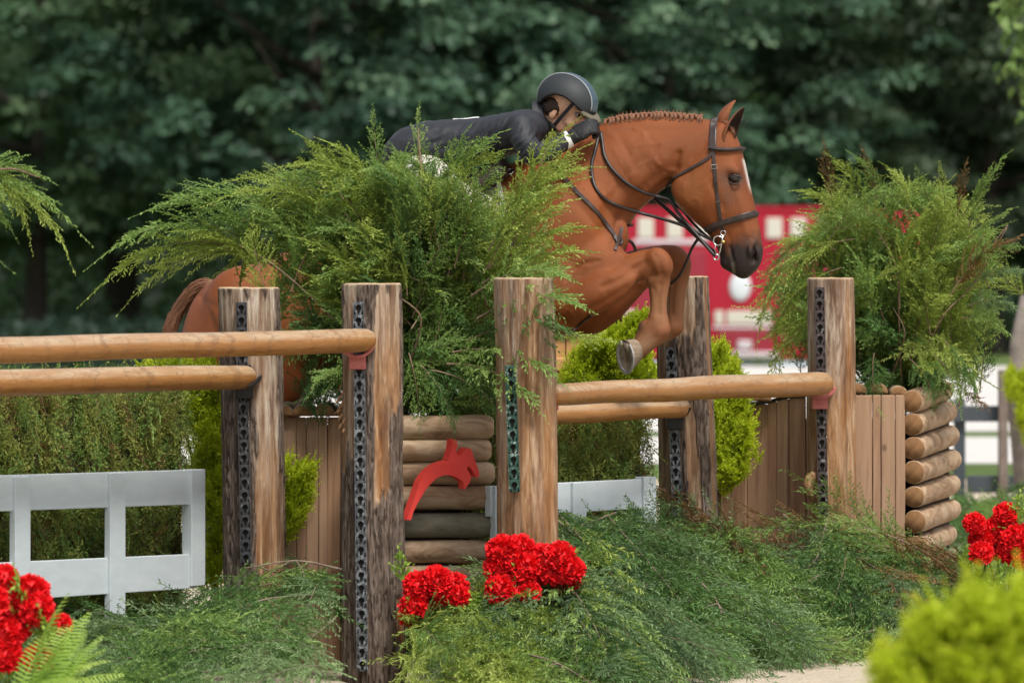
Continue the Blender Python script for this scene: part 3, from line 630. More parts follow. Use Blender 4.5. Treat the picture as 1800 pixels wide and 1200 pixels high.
def round_log(a, b, r, seed, parent, moss=0, round_b=False, name='log', half=False):
    a, b = np.array(a, float), np.array(b, float); L_ = np.linalg.norm(b - a); nl, na = 26, 22; V = []
    ts = np.linspace(0, 1, nl); ts[1] = .01; ts[-2] = .99; wob = fbm(np.stack([ts * 4, np.full(nl, seed * 1.7), np.zeros(nl)], 1), seed, 3) - .5
    pr = np.ones(nl); pr[0] = pr[-1] = .93
    if round_b: ts[-2] = .985; ts[-3] = .96; ts[-4] = .92; pr[-1] = .5; pr[-2] = .78; pr[-3] = .92; pr[-4] = .98
    a_ = np.linspace(0, 2 * math.pi, na, endpoint=False)
    for i in range(nl):
        rr = r * pr[i] * (1 + wob[i] * .16)
        for th in a_:
            n_ = fbm(np.array([[math.cos(th) * 1.5 + seed, math.sin(th) * 1.5, ts[i] * L_ * 5]]), seed, 2)[0] - .5 if False else 0
            V.append((ts[i] * L_, math.cos(th) * rr, math.sin(th) * rr))
    V = np.array(V); V[:, 1:] *= (1 + (fbm(V * np.array((7, 16, 16)) + seed * 3, seed, 3) - .5) * .16)[:, None]
    if half: V[:, 2] = np.maximum(V[:, 2], -.12 * r)
    I = np.arange(na); J = (I + 1) % na; Q = np.concatenate([np.stack([i * na + I, i * na + J, (i + 1) * na + J, (i + 1) * na + I], 1) for i in range(nl - 1)])
    k = len(V); V = np.concatenate([V, [V[:na].mean(0)], [V[-na:].mean(0)]]); T = np.concatenate([np.stack([J, I, np.full(na, k)], 1), np.stack([(nl - 1) * na + I, (nl - 1) * na + J, np.full(na, k + 1)], 1)])
    me = mesh_np(name, V, Q, T, [M_lgw, M_end], [0] * len(Q) + [1] * na + ([0] if round_b else [1]) * na, fl={'moss': np.full(len(V), float(moss))})
    o = obj(name, me); X = Vector(b - a).normalized(); Z = Vector((0, 0, 1)); Y = Z.cross(X).normalized(); Z = X.cross(Y)
    mw = Matrix.Translation(Vector(a)) @ Matrix((X, Y, Z)).transposed().to_4x4(); o.parent = parent; o.matrix_basis = Matrix.Translation(-parent.location) @ mw; return o

def plank(a, b, z0, z1, thick, parent, seed):
    """upright board from plan point a to b"""
    a, b = np.array(a), np.array(b); d = b - a; L_ = np.linalg.norm(d); d /= L_; nrm = np.array((d[1], -d[0])); r_ = random.Random(seed)
    mb = MB(); nseg = 6; V = []
    for i in range(nseg + 1):
        z = z0 + (z1 - z0) * i / nseg; j = r_.uniform(-.0012, .0012)
        for x, y in ((0, thick / 2), (L_, thick / 2), (L_, -thick / 2), (0, -thick / 2)):
            V.append((x - L_ / 2 + j, -y, z - z0))
    Fs = [(3, 2, 1, 0), tuple(nseg * 4 + k for k in range(4))]
    for i in range(nseg):
        for k in range(4): Fs.append((i * 4 + k, i * 4 + (k + 1) % 4, i * 4 + 4 + (k + 1) % 4, i * 4 + 4 + k))
    mb.add(V, Fs); o = mb.build('plank', M_plk, bevel=.003, seg=1)
    c = (a + b) / 2 + nrm * r_.uniform(0, .006); o.parent = parent
    o.matrix_basis = Matrix.Translation(-parent.location) @ Matrix.Translation((c[0], c[1], z0)) @ Matrix.Rotation(math.atan2(d[1], d[0]) + r_.uniform(-.03, .03), 4, 'Z')
    return o
def plan(px, d): return ((px - 900) / F * d, d)

box1 = thing('planter_box', P(700, 1157, 23.5), 'planter box of planks and stacked logs, the red cut-out on its front', 'planter')
xs = [492, 521, 538, 560, 576, 599, 622, 645]
for i, (x0, x1) in enumerate(zip(xs[:-1], xs[1:])):
    plank(plan(x0 + .15, 23.24), plan(x1 - .15, 23.24), 0, CZ - (733 - Y0) / F * 23.24, .022, box1, i)
for i, px in enumerate((497, 531, 569, 607, 640)):
    c = P(px, 729, 23.19); round_log(np.array(c) + np.array((0, 0, 0)), np.array(c) + np.array((0, .5, 0)), .043, 60 + i, box1, .55, name='half_log', half=True)
for i, yc in enumerate((750, 790, 831, 873, 922, 968, 1012, 1056)):
    d = 23.0; r_ = .0475 + (.003 if i in (3, 4) else 0)
    a = Pn(636, yc + 2, d); b_ = Pn(862 + (6, 2, 8, 6, 10, 4, 4, 4)[i], yc, d + .02); round_log(a, b_, r_ * (1.0 if i else 1.05), 20 + i, box1, 1 if i == 4 else (.12 if i == 0 else 0), True)
b = MB(); b.box((P(684, 1000, 23.66).x, 23.665, .50), (.88, .78, .97)); attach0(b.build('gap_backing', M_dark), box1)  # dark block added inside so the gaps between boards and logs read as shade

box2 = thing('planter_box', P(1500, 1140, 25.3), 'planter box of upright planks with a log-ended side, below the right-hand bush', 'planter')
xs2 = [(1240, 700, 25.2), (1262, 712, 25.22), (1273, 712, 25.22), (1292, 712, 25.2), (1315, 712, 25.16), (1352, 708, 25.12), (1368, 703, 25.08), (1388, 699, 25.05), (1417, 697, 25.03), (1452, 696, 25.02), (1480, 696, 25.01), (1502, 695, 25.0), (1533, 694, 25.0), (1548, 694, 25.0), (1573, 694, 25.0), (1591, 694, 25.0)]
for i, (q0, q1) in enumerate(zip(xs2[:-1], xs2[1:])):
    ztop = CZ - ((q0[1] + q1[1]) / 2 - Y0) / F * q0[2]; plank(plan(q0[0] + .5, q0[2]), plan(q1[0] - .5, q1[2]), 0, ztop, .022, box2, 40 + i)
b = MB(); pts = [P(q[0], q[1] - 2, q[2] - .02) for q in xs2[4:9]]; b.tube(pts, .008, 6); attach0(b.build('edging_strip', M_cupk, smooth=True), box2)
for i, (px, py) in enumerate(((1340, 703), (1372, 694), (1402, 690), (1508, 690), (1545, 690), (1580, 694))):
    c = P(px, py, 25.03); round_log(np.array(c), np.array(c) + np.array((0, .6, 0)), .040, 90 + i, box2, .1, name='half_log', half=True)
for i, (yc, x0) in enumerate(((706, 1588), (742, 1590), (784, 1592), (826, 1592), (869, 1593), (913, 1594), (957, 1597), (1000, 1598), (1044, 1598))):
    a = Pn(x0 + 14, yc + (4 if i else 0), 24.98); e = (8, 44, 40, 38, 40, 38, 30, 30, 30)[i]; b_ = Pn(1672 + (0, -3, 0, 4, 2, 4, -6, 0, 0)[i] - (14 if i == 0 else 0), yc - 20, 26.0); round_log(a, b_, .0505, 30 + i, box2, 0, i > 0)
b = MB(); b.box((P(1440, 1000, 25.75).x, 25.75, .48), (.74, 1.1, .95)); a_, b_ = Vector((1.775, 25.12, .5)), Vector((1.97, 25.95, .5)); dv = b_ - a_; b.box((a_ + b_) / 2, (dv.length, .05, 1.0), Matrix.Rotation(math.atan2(dv.y, dv.x), 3, 'Z')); attach0(b.build('gap_backing', M_dark), box2)  # added dark filler: its colour gives the shade behind planks and logs

# red jumping-horse cut-out, standing proud of the logs
em = [(95, 1100), (165, 900), (235, 690), (262, 640), (290, 600), (340, 545), (400, 500), (450, 472), (500, 455), (548, 449), (568, 400), (598, 285), (602, 210), (652, 206), (660, 290), (640, 312), (668, 390), (700, 372), (738, 312), (770, 302), (812, 306), (842, 400), (870, 470), (905, 575), (898, 618), (872, 630), (850, 585), (800, 515), (778, 503), (770, 530), (792, 575), (812, 610), (812, 650), (780, 705), (742, 762), (734, 755), (730, 690), (690, 650), (645, 622), (595, 604), (540, 598), (500, 603), (455, 622), (420, 645), (385, 675), (345, 715), (310, 760), (260, 840), (205, 940), (172, 1010), (145, 1100)]
b = MB(); dE = 22.86; V = []
for x, y in em:
    p_ = P(700 + x / 6.317, 740 + y / 6.317, dE); V.append(p_)
k = len(V); V2 = [v + Vector((-.024, .034, .004)) for v in V]
b.add(V + V2, [tuple(range(k - 1, -1, -1)), tuple(range(k, 2 * k))] + [(i, (i + 1) % k, k + (i + 1) % k, k + i) for i in range(k)])
M_red = noisy('red_painted_wood', (.70, .046, .036), (.76, .068, .052), 14, .6, .2, .002)
o = b.build('horse_emblem', M_red, bevel=.003, seg=1); bmx = bmesh.new(); bmx.from_mesh(o.data); bmesh.ops.triangulate(bmx, faces=[f for f in bmx.faces if len(f.verts) > 4]); bmesh.ops.recalc_face_normals(bmx, faces=bmx.faces); bmx.to_mesh(o.data); bmx.free()
tag(o, 'red wooden cut-out of a leaping horse and rider fixed on the stacked logs', 'sign')

# pale blue-white gates in front of the brush
M_gate = noisy('pale_blue_paint', (.46, .52, .545), (.53, .585, .61), 9, .6, .25, .002, (1, 1, 3), spec=.35)
gate1 = thing('gate', P(200, 1190, 22.5), 'pale blue-white gate with open panels in front of the long hedge, left', 'gate')
gate1['label'] = 'pale blue-white gate with a visible foot, before the hedge under the two left rails'
def gate(t, pts, z, dp=.03, proud=.012):
    """pts: ((px0, d0), (px1, d1)) plan line; z: list of parts"""
gA, gB = np.array(plan(-260, 21.1)), np.array(plan(356, 22.98)); gd = (gB - gA) / np.linalg.norm(gB - gA); ga = math.atan2(gd[1], gd[0])
def gate_piece(name, px0, px1, y0, y1, proud, thick, parent, A=gA, B=gB):
    def hit(px):
        k = (px - 900) / F; D = B - A; t = (k * A[1] - A[0]) / (D[0] - k * D[1]); return A + D * t
    p0, p1 = hit(px0), hit(px1); dd = (p1 - p0) / np.linalg.norm(p1 - p0); nn = np.array((dd[1], -dd[0])); V = []
    for (p, yt, yb) in ((p0, y0[0], y0[1]), (p1, y1[0], y1[1])):
        for q in (nn * proud, -nn * (thick - proud)):
            for yy in (yb, yt): V.append((p[0] + q[0], p[1] + q[1], CZ - (yy - Y0) / F * p[1]))
    b = MB(); b.add(V, [(0, 4, 5, 1), (2, 3, 7, 6), (0, 1, 3, 2), (4, 6, 7, 5), (1, 5, 7, 3), (0, 2, 6, 4)])
    return attach0(b.build(name, M_gate, bevel=.003), parent)
gate_piece('rail', -260, 347, (843, 908), (825, 886), .0, .03, gate1); gate_piece('rail', -260, 347, (1000, 1074), (973, 1033), .0, .03, gate1)
for (x0, x1, yt, yb) in ((-160, -130, 845, 1115), (22, 49, 838, 1110), (189, 216, 831, 1092)): gate_piece('picket', x0, x1, (yt, yb), (yt - 1, yb - 1), .014, .030, gate1)
gate_piece('picket', 333, 357, (825, 1030), (824, 1028), .012, .05, gate1)
gate2 = thing('gate', P(1060, 1175, 23.5), 'short pale gate before the middle hedge, right of the barkless tan post', 'gate')
hA, hB = np.array(plan(860, 22.95)), np.array(plan(1150, 23.72))
gate_piece('rail', 862, 1140, (854, 908), (841, 893), .0, .03, gate2, hA, hB); gate_piece('rail', 862, 1140, (985, 1035), (965, 1010), .0, .03, gate2, hA, hB)
gate_piece('picket', 1003, 1027, (848, 1060), (847, 1060), .014, .03, gate2, hA, hB); gate_piece('picket', 1128, 1150, (838, 1040), (837, 1040), .012, .05, gate2, hA, hB)
gate_piece('picket', 866, 888, (854, 1060), (853, 1060), .014, .03, gate2, hA, hB)
# ================================================================== PLANTS
M_twig = noisy('cedar_twig', (.14, .085, .055), (.26, .18, .125), 40, .85, .3, .002)
M_twig_g = noisy('grey_twig', (.13, .095, .07), (.26, .20, .155), 40, .85, .3, .002)
M_cedar = leaf_mat('cedar_green', (.095, .175, .040), (.210, .335, .085), (.40, .53, .170), .38)
M_cedar_y = leaf_mat('cedar_yellow_green', (.150, .210, .030), (.320, .415, .080), (.50, .58, .170), .38)
M_cedar_d = leaf_mat('cedar_deep_green', (.042, .100, .028), (.090, .185, .052), (.185, .305, .095), .30)
M_cedar_b = leaf_mat('cedar_blue_green', (.074, .135, .066), (.180, .280, .125), (.34, .45, .22), .34)
M_dead = leaf_mat('dead_cedar', (.10, .050, .018), (.17, .090, .035), (.24, .14, .06), .2)
M_olive = leaf_mat('cut_brush_olive', (.115, .145, .028), (.250, .280, .060), (.40, .41, .12), .30)
M_lime = leaf_mat('golden_lime', (.32, .42, .012), (.52, .63, .022), (.64, .72, .070), .42)
M_fern = leaf_mat('fern_green', (.17, .32, .04), (.30, .48, .075), (.46, .60, .15), .42)

def spray(seed, L=.55, nlat=34, latlen=.15, sub=.026, gap=.008, wid=.0042, arch=.10, droop=.16, ang=46, roll=26, twig=.0034, tone=.5, DR=.14):
    """one conifer spray along +X, arching in +Z: stem, side shoots, and a leaf blade for every twiglet"""
    g = np.random.default_rng(seed); V, Q, MI, TI = [], [], [], []; nv = 0
    def axis(t): return np.stack([L * t, .03 * L * np.sin(t * 3 + seed), L * (arch * 2.2 * t * (1.15 - t)) - droop * L * t ** 3 * .4], -1)
    ts = np.linspace(0, 1, 9); A = axis(ts); rr = twig * (1.05 - ts)
    for i, p in enumerate(A):
        for k in range(4):
            a = k * math.pi / 2; V.append(p + np.array((0, math.cos(a), math.sin(a))) * rr[i])
    TI += [.5] * 36; nv = 36
    for i in range(8):
        for k in range(4): Q.append((i * 4 + k, i * 4 + (k + 1) % 4, i * 4 + 4 + (k + 1) % 4, i * 4 + 4 + k)); MI.append(0)
    blocksV, blocksQ, blocksT, n0 = [], [], [], nv; ri = []
    tl = list(np.linspace(.10, .97, nlat)) + [1.0]
    for i, t in enumerate(tl):
        t = float(np.clip(t + g.normal(0, .012), 0, 1)); p0 = axis(np.array(t)); dt = axis(np.array(min(1, t + .02))) - axis(np.array(max(0, t - .02))); dt /= np.linalg.norm(dt)
        s = 1 if i % 2 else -1; a = R(ang + g.normal(0, 9)) * (0 if i == nlat else 1); ro = R(g.normal(0, roll))
        side = np.array((0, math.cos(ro) * s, math.sin(ro))); side -= dt * np.dot(side, dt); side /= np.linalg.norm(side)
        d0 = dt * math.cos(a) + side * math.sin(a); ln = latlen * (.35 + .65 * math.sin(math.pi * min(1, .22 + .62 * t)) ** 1.2) * (1.12 - .72 * t ** 2) * g.uniform(.7, 1.2)
        if i == nlat: ln = latlen * .7
        n = max(4, int(ln / gap)); ss = np.linspace(.06, 1, n) + g.normal(0, .01, n)
        P_ = p0 + d0 * (ss * ln)[:, None] + (dt * .22 - np.array((0, 0, DR))) * (ss ** 2 * ln)[:, None]
        T_ = d0 + (dt * .22 - np.array((0, 0, DR))) * (2 * ss)[:, None]; T_ /= np.linalg.norm(T_, axis=1, keepdims=True)
        nrm = np.cross(T_, side) if i != nlat else np.tile((0, 0, 1.), (n, 1)); nrm = nrm + np.array((0, 0, .6)) + g.normal(0, .35, (n, 3)); B_ = np.cross(T_, nrm); B_ /= np.linalg.norm(B_, axis=1, keepdims=True)
        sg = np.where(np.arange(n) % 2, 1., -1.)[:, None]; al = np.radians(36 + g.normal(0, 9, n))[:, None]; D_ = T_ * np.cos(al) + B_ * np.sin(al) * sg + g.normal(0, .14, (n, 3)); D_ /= np.linalg.norm(D_, axis=1, keepdims=True)
        sl = (sub * (1.1 - .6 * ss) * g.uniform(.65, 1.3, n))[:, None]; wv = np.cross(D_, g.normal(0, 1, (n, 3)) + np.array((0, -.4, .8))); wv /= np.linalg.norm(wv, axis=1, keepdims=True); wv *= wid * .5
        q = np.stack([P_, P_ + D_ * sl * .5 + wv, P_ + D_ * sl - np.array((0, 0, .12)) * sl, P_ + D_ * sl * .5 - wv], 1).reshape(-1, 3); blocksV.append(q); blocksQ.append(n0 + np.arange(n * 4).reshape(-1, 4)); n0 += n * 4
        tn = np.clip(tone + .22 * (ss - .4) + .10 * (t - .5) + g.normal(0, .10, n) + g.normal(0, .05), 0, 1); blocksT.append(np.repeat(tn, 4))
        # shoot stem as a thin blade
        k = 4; s4 = np.linspace(0, 1, k); Pc = p0 + d0 * (s4 * ln)[:, None] + (dt * .22 - np.array((0, 0, DR))) * (s4 ** 2 * ln)[:, None]; wv = np.array((0, 0, wid * .30)) * np.array((1, .9, .7, .2))[:, None] + side * .0006
        q = np.stack([Pc - wv, Pc + wv], 1).reshape(-1, 3); blocksV.append(q); blocksQ.append(n0 + np.array([(2 * j, 2 * j + 1, 2 * j + 3, 2 * j + 2) for j in range(k - 1)])); n0 += 2 * k; blocksT.append(np.full(2 * k, tone - .1))
    V = np.concatenate([np.array(V)] + blocksV); Qs = np.concatenate([np.array(Q)] + blocksQ); T = np.concatenate([np.array(TI)] + blocksT); M = np.concatenate([np.zeros(len(Q), int), np.ones(len(Qs) - len(Q), int)])
    return V, Qs, M, T
def spray_mesh(data, name, twig, leaf):
    V, Q, M, T = data; return mesh_np(name, V, Q, mats=[twig, leaf], mi=M, fl={'tint': T}, smooth=False)

big = [spray(s, .62, 54, .17, .028, .0066, .0058, .20, .55) for s in (1, 2, 3)]
med = [spray(s, .40, 42, .125, .025, .0064, .0062, .10, .2) for s in (4, 5, 6)]
up_ = [spray(s, .34, 34, .075, .022, .0062, .0058, .03, 0, 36) for s in (7, 8)]
MS = {}
for key, leaf in (('g', M_cedar), ('y', M_cedar_y), ('d', M_cedar_d), ('b', M_cedar_b), ('x', M_dead)):
    MS[key] = {'B': [spray_mesh(x, 'branch', M_twig, leaf) for x in big], 'M': [spray_mesh(x, 'branch', M_twig, leaf) for x in med], 'U': [spray_mesh(x, 'branch', M_twig, leaf) for x in up_]}
LEN = {'B': .62, 'M': .40, 'U': .34}
rp_ = np.random.default_rng(12)
def basis(a, b, roll=0.0, upv=(0, 0, 1)):
    X = Vector(b) - Vector(a); L_ = X.length; X.normalize(); u_ = Vector(upv)
    if abs(X.dot(u_)) > .97: u_ = Vector((-.6, -.6, .3)).normalized()
    Z = (u_ - X * u_.dot(X)).normalized(); Y = Z.cross(X); M3 = Matrix((X, Y, Z)).transposed() @ Matrix.Rotation(roll, 3, 'X'); return M3, L_
def place(parent, cls, col, a, b, roll=None, name='branch'):
    a, b = np.array(a), np.array(b); roll = rp_.normal(0, .5) if roll is None else roll
    M3, L_ = basis(a, b, roll); k = L_ / LEN[cls]; ms = MS[col][cls]; o = obj(name, ms[rp_.integers(len(ms))], parent); kk = min(max(k, .75), 1.45)
    o.matrix_basis = Matrix.Translation(-parent.location) @ Matrix.Translation(Vector(a)) @ (M3 @ Matrix.Diagonal((k, kk, kk))).to_4x4(); return o
def inside(p, poly):
    x, y = p; r = False; n = len(poly)
    for i in range(n):
        (x1, y1), (x2, y2) = poly[i], poly[(i + 1) % n]
        if (y1 > y) != (y2 > y) and x < (x2 - x1) * (y - y1) / (y2 - y1) + x1: r = not r
    return r
def fill(parent, poly, root, d0, d1, n, cls, cols, length=(.3, .5), jit=.35, seed=0, zone=None, sag=.0):
    g = np.random.default_rng(seed); P_ = np.array(poly); lo, hi = P_.min(0), P_.max(0); c = 0; R0 = Pn(root[0], root[1], (d0 + d1) / 2 + .1)
    while c < n:
        p = lo + (hi - lo) * g.random(2)
        if not inside(p, poly): continue
        d = d0 + (d1 - d0) * g.random() ** .8; tip = Pn(p[0], p[1], d); dr = tip - R0; dr /= np.linalg.norm(dr) + 1e-6; dr = dr + g.normal(0, jit, 3) * np.array((1, .6, 1)); dr[2] += sag; dr[1] -= .25; dr /= np.linalg.norm(dr)
        L_ = min(g.uniform(*length), np.linalg.norm(tip - R0) + .12); base = tip - dr * L_
        col = zone(p, g) if zone else cols[g.integers(len(cols))]
        place(parent, cls if isinstance(cls, str) else cls[g.integers(len(cls))], col, base, tip, g.normal(0, .6)); c += 1
DATA = {}
def fill_mass(parent, poly, root, d0, d1, n, length, jit, seed, zone):
    """the crowded inner sprays, too many to pick apart: one part"""
    g = np.random.default_rng(seed); P_ = np.array(poly); lo, hi = P_.min(0), P_.max(0); R0 = Pn(root[0], root[1], (d0 + d1) / 2 + .1); items = []; ci = {'g': 1, 'y': 2, 'd': 3, 'b': 4, 'x': 5}
    while len(items) < n:
        p = lo + (hi - lo) * g.random(2)
        if not inside(p, poly): continue
        d = d0 + (d1 - d0) * g.random(); tip = Pn(p[0], p[1], d); dr = tip - R0; dr /= np.linalg.norm(dr) + 1e-6; dr = dr + g.normal(0, jit, 3); dr /= np.linalg.norm(dr); L_ = min(g.uniform(*length), np.linalg.norm(tip - R0) + .12); base = tip - dr * L_
        M3, _ = basis(base, tip, g.normal(0, .6)); k = L_ / .40; items.append((med[g.integers(3)], Matrix.Translation(Vector(base)) @ (M3 * k).to_4x4(), ci[zone(p, g)], 0))
    o = obj('foliage', joined(items, 'foliage', [M_twig, M_cedar, M_cedar_y, M_cedar_d, M_cedar_b, M_dead]), parent); o.matrix_parent_inverse = Matrix.Translation(-parent.location); tag(o, kind='stuff')
def joined(items, name, mats):
    """items: (spray data, 4x4 matrix, leaf material index, tint shift) -> one mesh"""
    V, Q, M, T = [], [], [], []; n = 0
    for (v, q, m, t), mt, li, ts in items:
        a = np.array(mt); V.append(v @ a[:3, :3].T + a[:3, 3]); Q.append(q + n); M.append(np.where(m == 0, 0, li)); T.append(np.clip(t + ts, 0, 1)); n += len(v)
    return mesh_np(name, np.concatenate(V), np.concatenate(Q), mats=mats, mi=np.concatenate(M), fl={'tint': np.concatenate(T)}, smooth=False)
def bare_twig(parent, line, r0, r1, name='stem', m=None):
    pts = crom([tuple(P(*q)) for q in line], 5); b = MB(); b.tube([tuple(x) for x in pts], list(np.linspace(r0, r1, len(pts))), 6); o = b.build(name, m or M_twig, smooth=True); o.parent = parent; o.matrix_parent_inverse = Matrix.Translation(-parent.location); return o

# ---- the big cedar bush in the left box
bush1 = thing('cedar_bush', P(700, 735, 23.4), 'big feathery cedar bush with long arching tips, hiding the horse flank', 'bush')
for (x0, y0, x1, y1, da, db, cls, col) in (
    (500, 480, 200, 440, 23.3, 23.1, 'B', 'y'), (500, 470, 215, 385, 23.3, 23.0, 'B', 'g'), (520, 470, 246, 466, 23.3, 23.2, 'B', 'y'), (470, 430, 285, 340, 23.2, 23.1, 'B', 'g'), (540, 430, 320, 318, 23.3, 23.1, 'B', 'g'), (470, 470, 335, 400, 23.2, 23.1, 'M', 'y'),
    (560, 470, 380, 360, 23.3, 23.2, 'B', 'g'), (620, 430, 425, 310, 23.2, 23.0, 'B', 'y'), (640, 470, 440, 350, 23.25, 23.1, 'B', 'g'), (600, 400, 435, 290, 23.3, 23.2, 'B', 'y'), (690, 380, 520, 262, 23.2, 23.0, 'B', 'y'),
    (640, 390, 548, 246, 23.3, 23.2, 'M', 'y'), (680, 360, 590, 250, 23.2, 23.1, 'M', 'y'), (676, 330, 655, 205, 23.2, 23.2, 'U', 'g'), (742, 330, 735, 200, 23.1, 23.1, 'U', 'g'), (770, 360, 700, 262, 23.2, 23.1, 'M', 'g'), (760, 380, 805, 240, 23.1, 23.0, 'M', 'g'),
    (760, 350, 858, 235, 23.1, 23.0, 'M', 'g'), (780, 340, 870, 262, 23.1, 23.0, 'M', 'y'), (800, 430, 862, 285, 23.1, 22.9, 'M', 'g'), (620, 350, 492, 300, 23.2, 23.1, 'M', 'g'),
    (885, 420, 972, 232, 22.9, 22.8, 'M', 'y'), (900, 390, 1004, 262, 22.9, 22.8, 'M', 'y'), (890, 370, 1018, 288, 22.9, 22.75, 'M', 'y'), (870, 450, 985, 318, 22.9, 22.7, 'M', 'y'), (850, 480, 975, 352, 22.9, 22.7, 'M', 'y'), (860, 470, 1004, 395, 22.9, 22.7, 'M', 'y'), (850, 500, 1012, 430, 22.9, 22.7, 'M', 'y'), (860, 440, 945, 330, 22.9, 22.75, 'M', 'g'),
    (830, 520, 975, 470, 22.9, 22.5, 'M', 'g'), (840, 560, 1000, 520, 22.8, 22.42, 'M', 'g'), (830, 600, 985, 560, 22.8, 22.4, 'M', 'd'), (800, 620, 960, 640, 22.8, 22.42, 'M', 'g'), (790, 640, 930, 690, 22.8, 22.42, 'M', 'g'), (760, 650, 880, 715, 22.8, 22.6, 'M', 'd'), (740, 640, 800, 742, 22.8, 22.7, 'M', 'd'), (720, 620, 735, 735, 22.8, 22.7, 'M', 'g'),
    (960, 590, 1075, 600, 22.6, 22.4, 'U', 'y'), (700, 560, 660, 440, 23.0, 22.9, 'M', 'y'), (690, 600, 640, 470, 23.0, 22.9, 'U', 'y'), (560, 640, 520, 560, 23.3, 23.2, 'M', 'd'), (640, 620, 540, 680, 23.3, 23.1, 'M', 'd'), (740, 420, 700, 285, 22.9, 22.8, 'M', 'g'), (760, 430, 745, 300, 22.9, 22.8, 'M', 'y'), (790, 440, 790, 310, 22.9, 22.8, 'M', 'g'), (720, 400, 670, 290, 22.95, 22.85, 'M', 'd'), (800, 470, 830, 340, 22.9, 22.8, 'M', 'g'), (770, 440, 760, 290, 22.9, 22.85, 'M', 'd'), (820, 420, 800, 290, 22.9, 22.8, 'M', 'y'), (700, 420, 720, 310, 22.9, 22.85, 'M', 'g')):
    place(bush1, cls, col, Pn(x0, y0, da), Pn(x1, y1, db), rp_.normal(0, .25))
poly1 = [(420, 400), (440, 350), (520, 300), (600, 280), (690, 270), (740, 265), (800, 300), (840, 345), (880, 330), (940, 330), (960, 400), (940, 470), (955, 540), (935, 620), (880, 690), (760, 725), (712, 700), (600, 690), (500, 690), (500, 590), (500, 455), (425, 408)]
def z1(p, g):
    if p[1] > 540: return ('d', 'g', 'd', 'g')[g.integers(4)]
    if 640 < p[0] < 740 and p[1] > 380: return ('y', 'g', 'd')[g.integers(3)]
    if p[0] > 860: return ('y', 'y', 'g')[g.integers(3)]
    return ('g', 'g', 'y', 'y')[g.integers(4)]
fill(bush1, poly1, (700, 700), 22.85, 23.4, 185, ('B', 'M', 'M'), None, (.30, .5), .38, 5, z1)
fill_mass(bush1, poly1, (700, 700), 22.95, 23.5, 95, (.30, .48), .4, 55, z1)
for ln in ([(700, 700, 23.2), (735, 560, 23.0), (745, 470, 22.9), (715, 400, 22.95), (690, 330, 23.0)], [(590, 565, 23.0), (545, 520, 23.0), (480, 465, 23.0), (420, 430, 23.0)], [(690, 640, 23.2), (650, 470, 23.1), (610, 380, 23.05), (560, 320, 23.05)], [(760, 600, 23.0), (800, 420, 22.95), (830, 320, 22.95)], [(720, 640, 22.9), (740, 560, 22.8), (700, 520, 22.8)], [(880, 520, 22.8), (905, 420, 22.78), (960, 262, 22.75)], [(745, 340, 22.9), (738, 270, 22.95), (735, 225, 23.0)]):
    bare_twig(bush1, [(x, y, d + .06) for x, y, d in ln], .0055, .002)

# ---- the cedar bush in the right box
bush2 = thing('cedar_bush', P(1580, 690, 25.5), 'tall cedar bush with yellow-green side and brown dead sprigs on top', 'bush')
poly2 = [(1345, 560), (1340, 510), (1370, 450), (1430, 380), (1430, 340), (1480, 300), (1560, 310), (1640, 315), (1700, 330), (1735, 380), (1745, 450), (1755, 520), (1735, 590), (1740, 640), (1705, 690), (1620, 690), (1500, 690), (1490, 600), (1400, 600)]
fill(bush1, [(688, 300), (730, 285), (790, 300), (850, 330), (850, 430), (700, 430)], (760, 560), 22.8, 23.0, 46, ('M', 'U'), ('g', 'y', 'g', 'd'), (.26, .4), .3, 25)
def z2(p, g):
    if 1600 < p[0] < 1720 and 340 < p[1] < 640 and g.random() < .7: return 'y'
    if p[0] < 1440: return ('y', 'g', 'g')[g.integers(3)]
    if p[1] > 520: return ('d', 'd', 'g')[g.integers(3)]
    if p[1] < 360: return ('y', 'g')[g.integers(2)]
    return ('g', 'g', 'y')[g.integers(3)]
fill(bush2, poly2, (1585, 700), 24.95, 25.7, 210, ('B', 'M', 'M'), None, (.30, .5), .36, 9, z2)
for (x0, y0, x1, y1, cls, col) in ((1500, 420, 1318, 545, 'B', 'y'), (1490, 400, 1335, 490, 'B', 'g'), (1480, 470, 1345, 600, 'B', 'y'), (1470, 440, 1370, 420, 'M', 'y'), (1500, 380, 1412, 330, 'M', 'y'), (1530, 380, 1470, 280, 'M', 'y'), (1560, 370, 1510, 275, 'M', 'g'), (1600, 380, 1570, 295, 'M', 'y'), (1640, 380, 1615, 300, 'U', 'g'), (1660, 400, 1655, 300, 'U', 'y'),
    (1690, 380, 1765, 280, 'U', 'g'), (1700, 400, 1742, 300, 'U', 'g'), (1700, 420, 1775, 370, 'U', 'g'), (1700, 460, 1785, 430, 'M', 'g'), (1710, 500, 1800, 470, 'M', 'b'), (1700, 540, 1782, 530, 'M', 'b'), (1690, 560, 1770, 575, 'M', 'g'), (1660, 600, 1720, 690, 'M', 'd'), (1640, 620, 1690, 705, 'M', 'g'), (1600, 630, 1640, 700, 'M', 'd'), (1540, 620, 1530, 695, 'M', 'd'),
    (1460, 360, 1452, 258, 'U', 'x'), (1540, 350, 1520, 268, 'U', 'x'), (1680, 380, 1700, 290, 'U', 'x'), (1670, 520, 1775, 415, 'M', 'x'), (1480, 520, 1350, 640, 'M', 'y'), (1690, 690, 1735, 715, 'U', 'x')):
    place(bush2, cls, col, Pn(x0, y0, 25.1), Pn(x1, y1, 25.0), rp_.normal(0, .3))
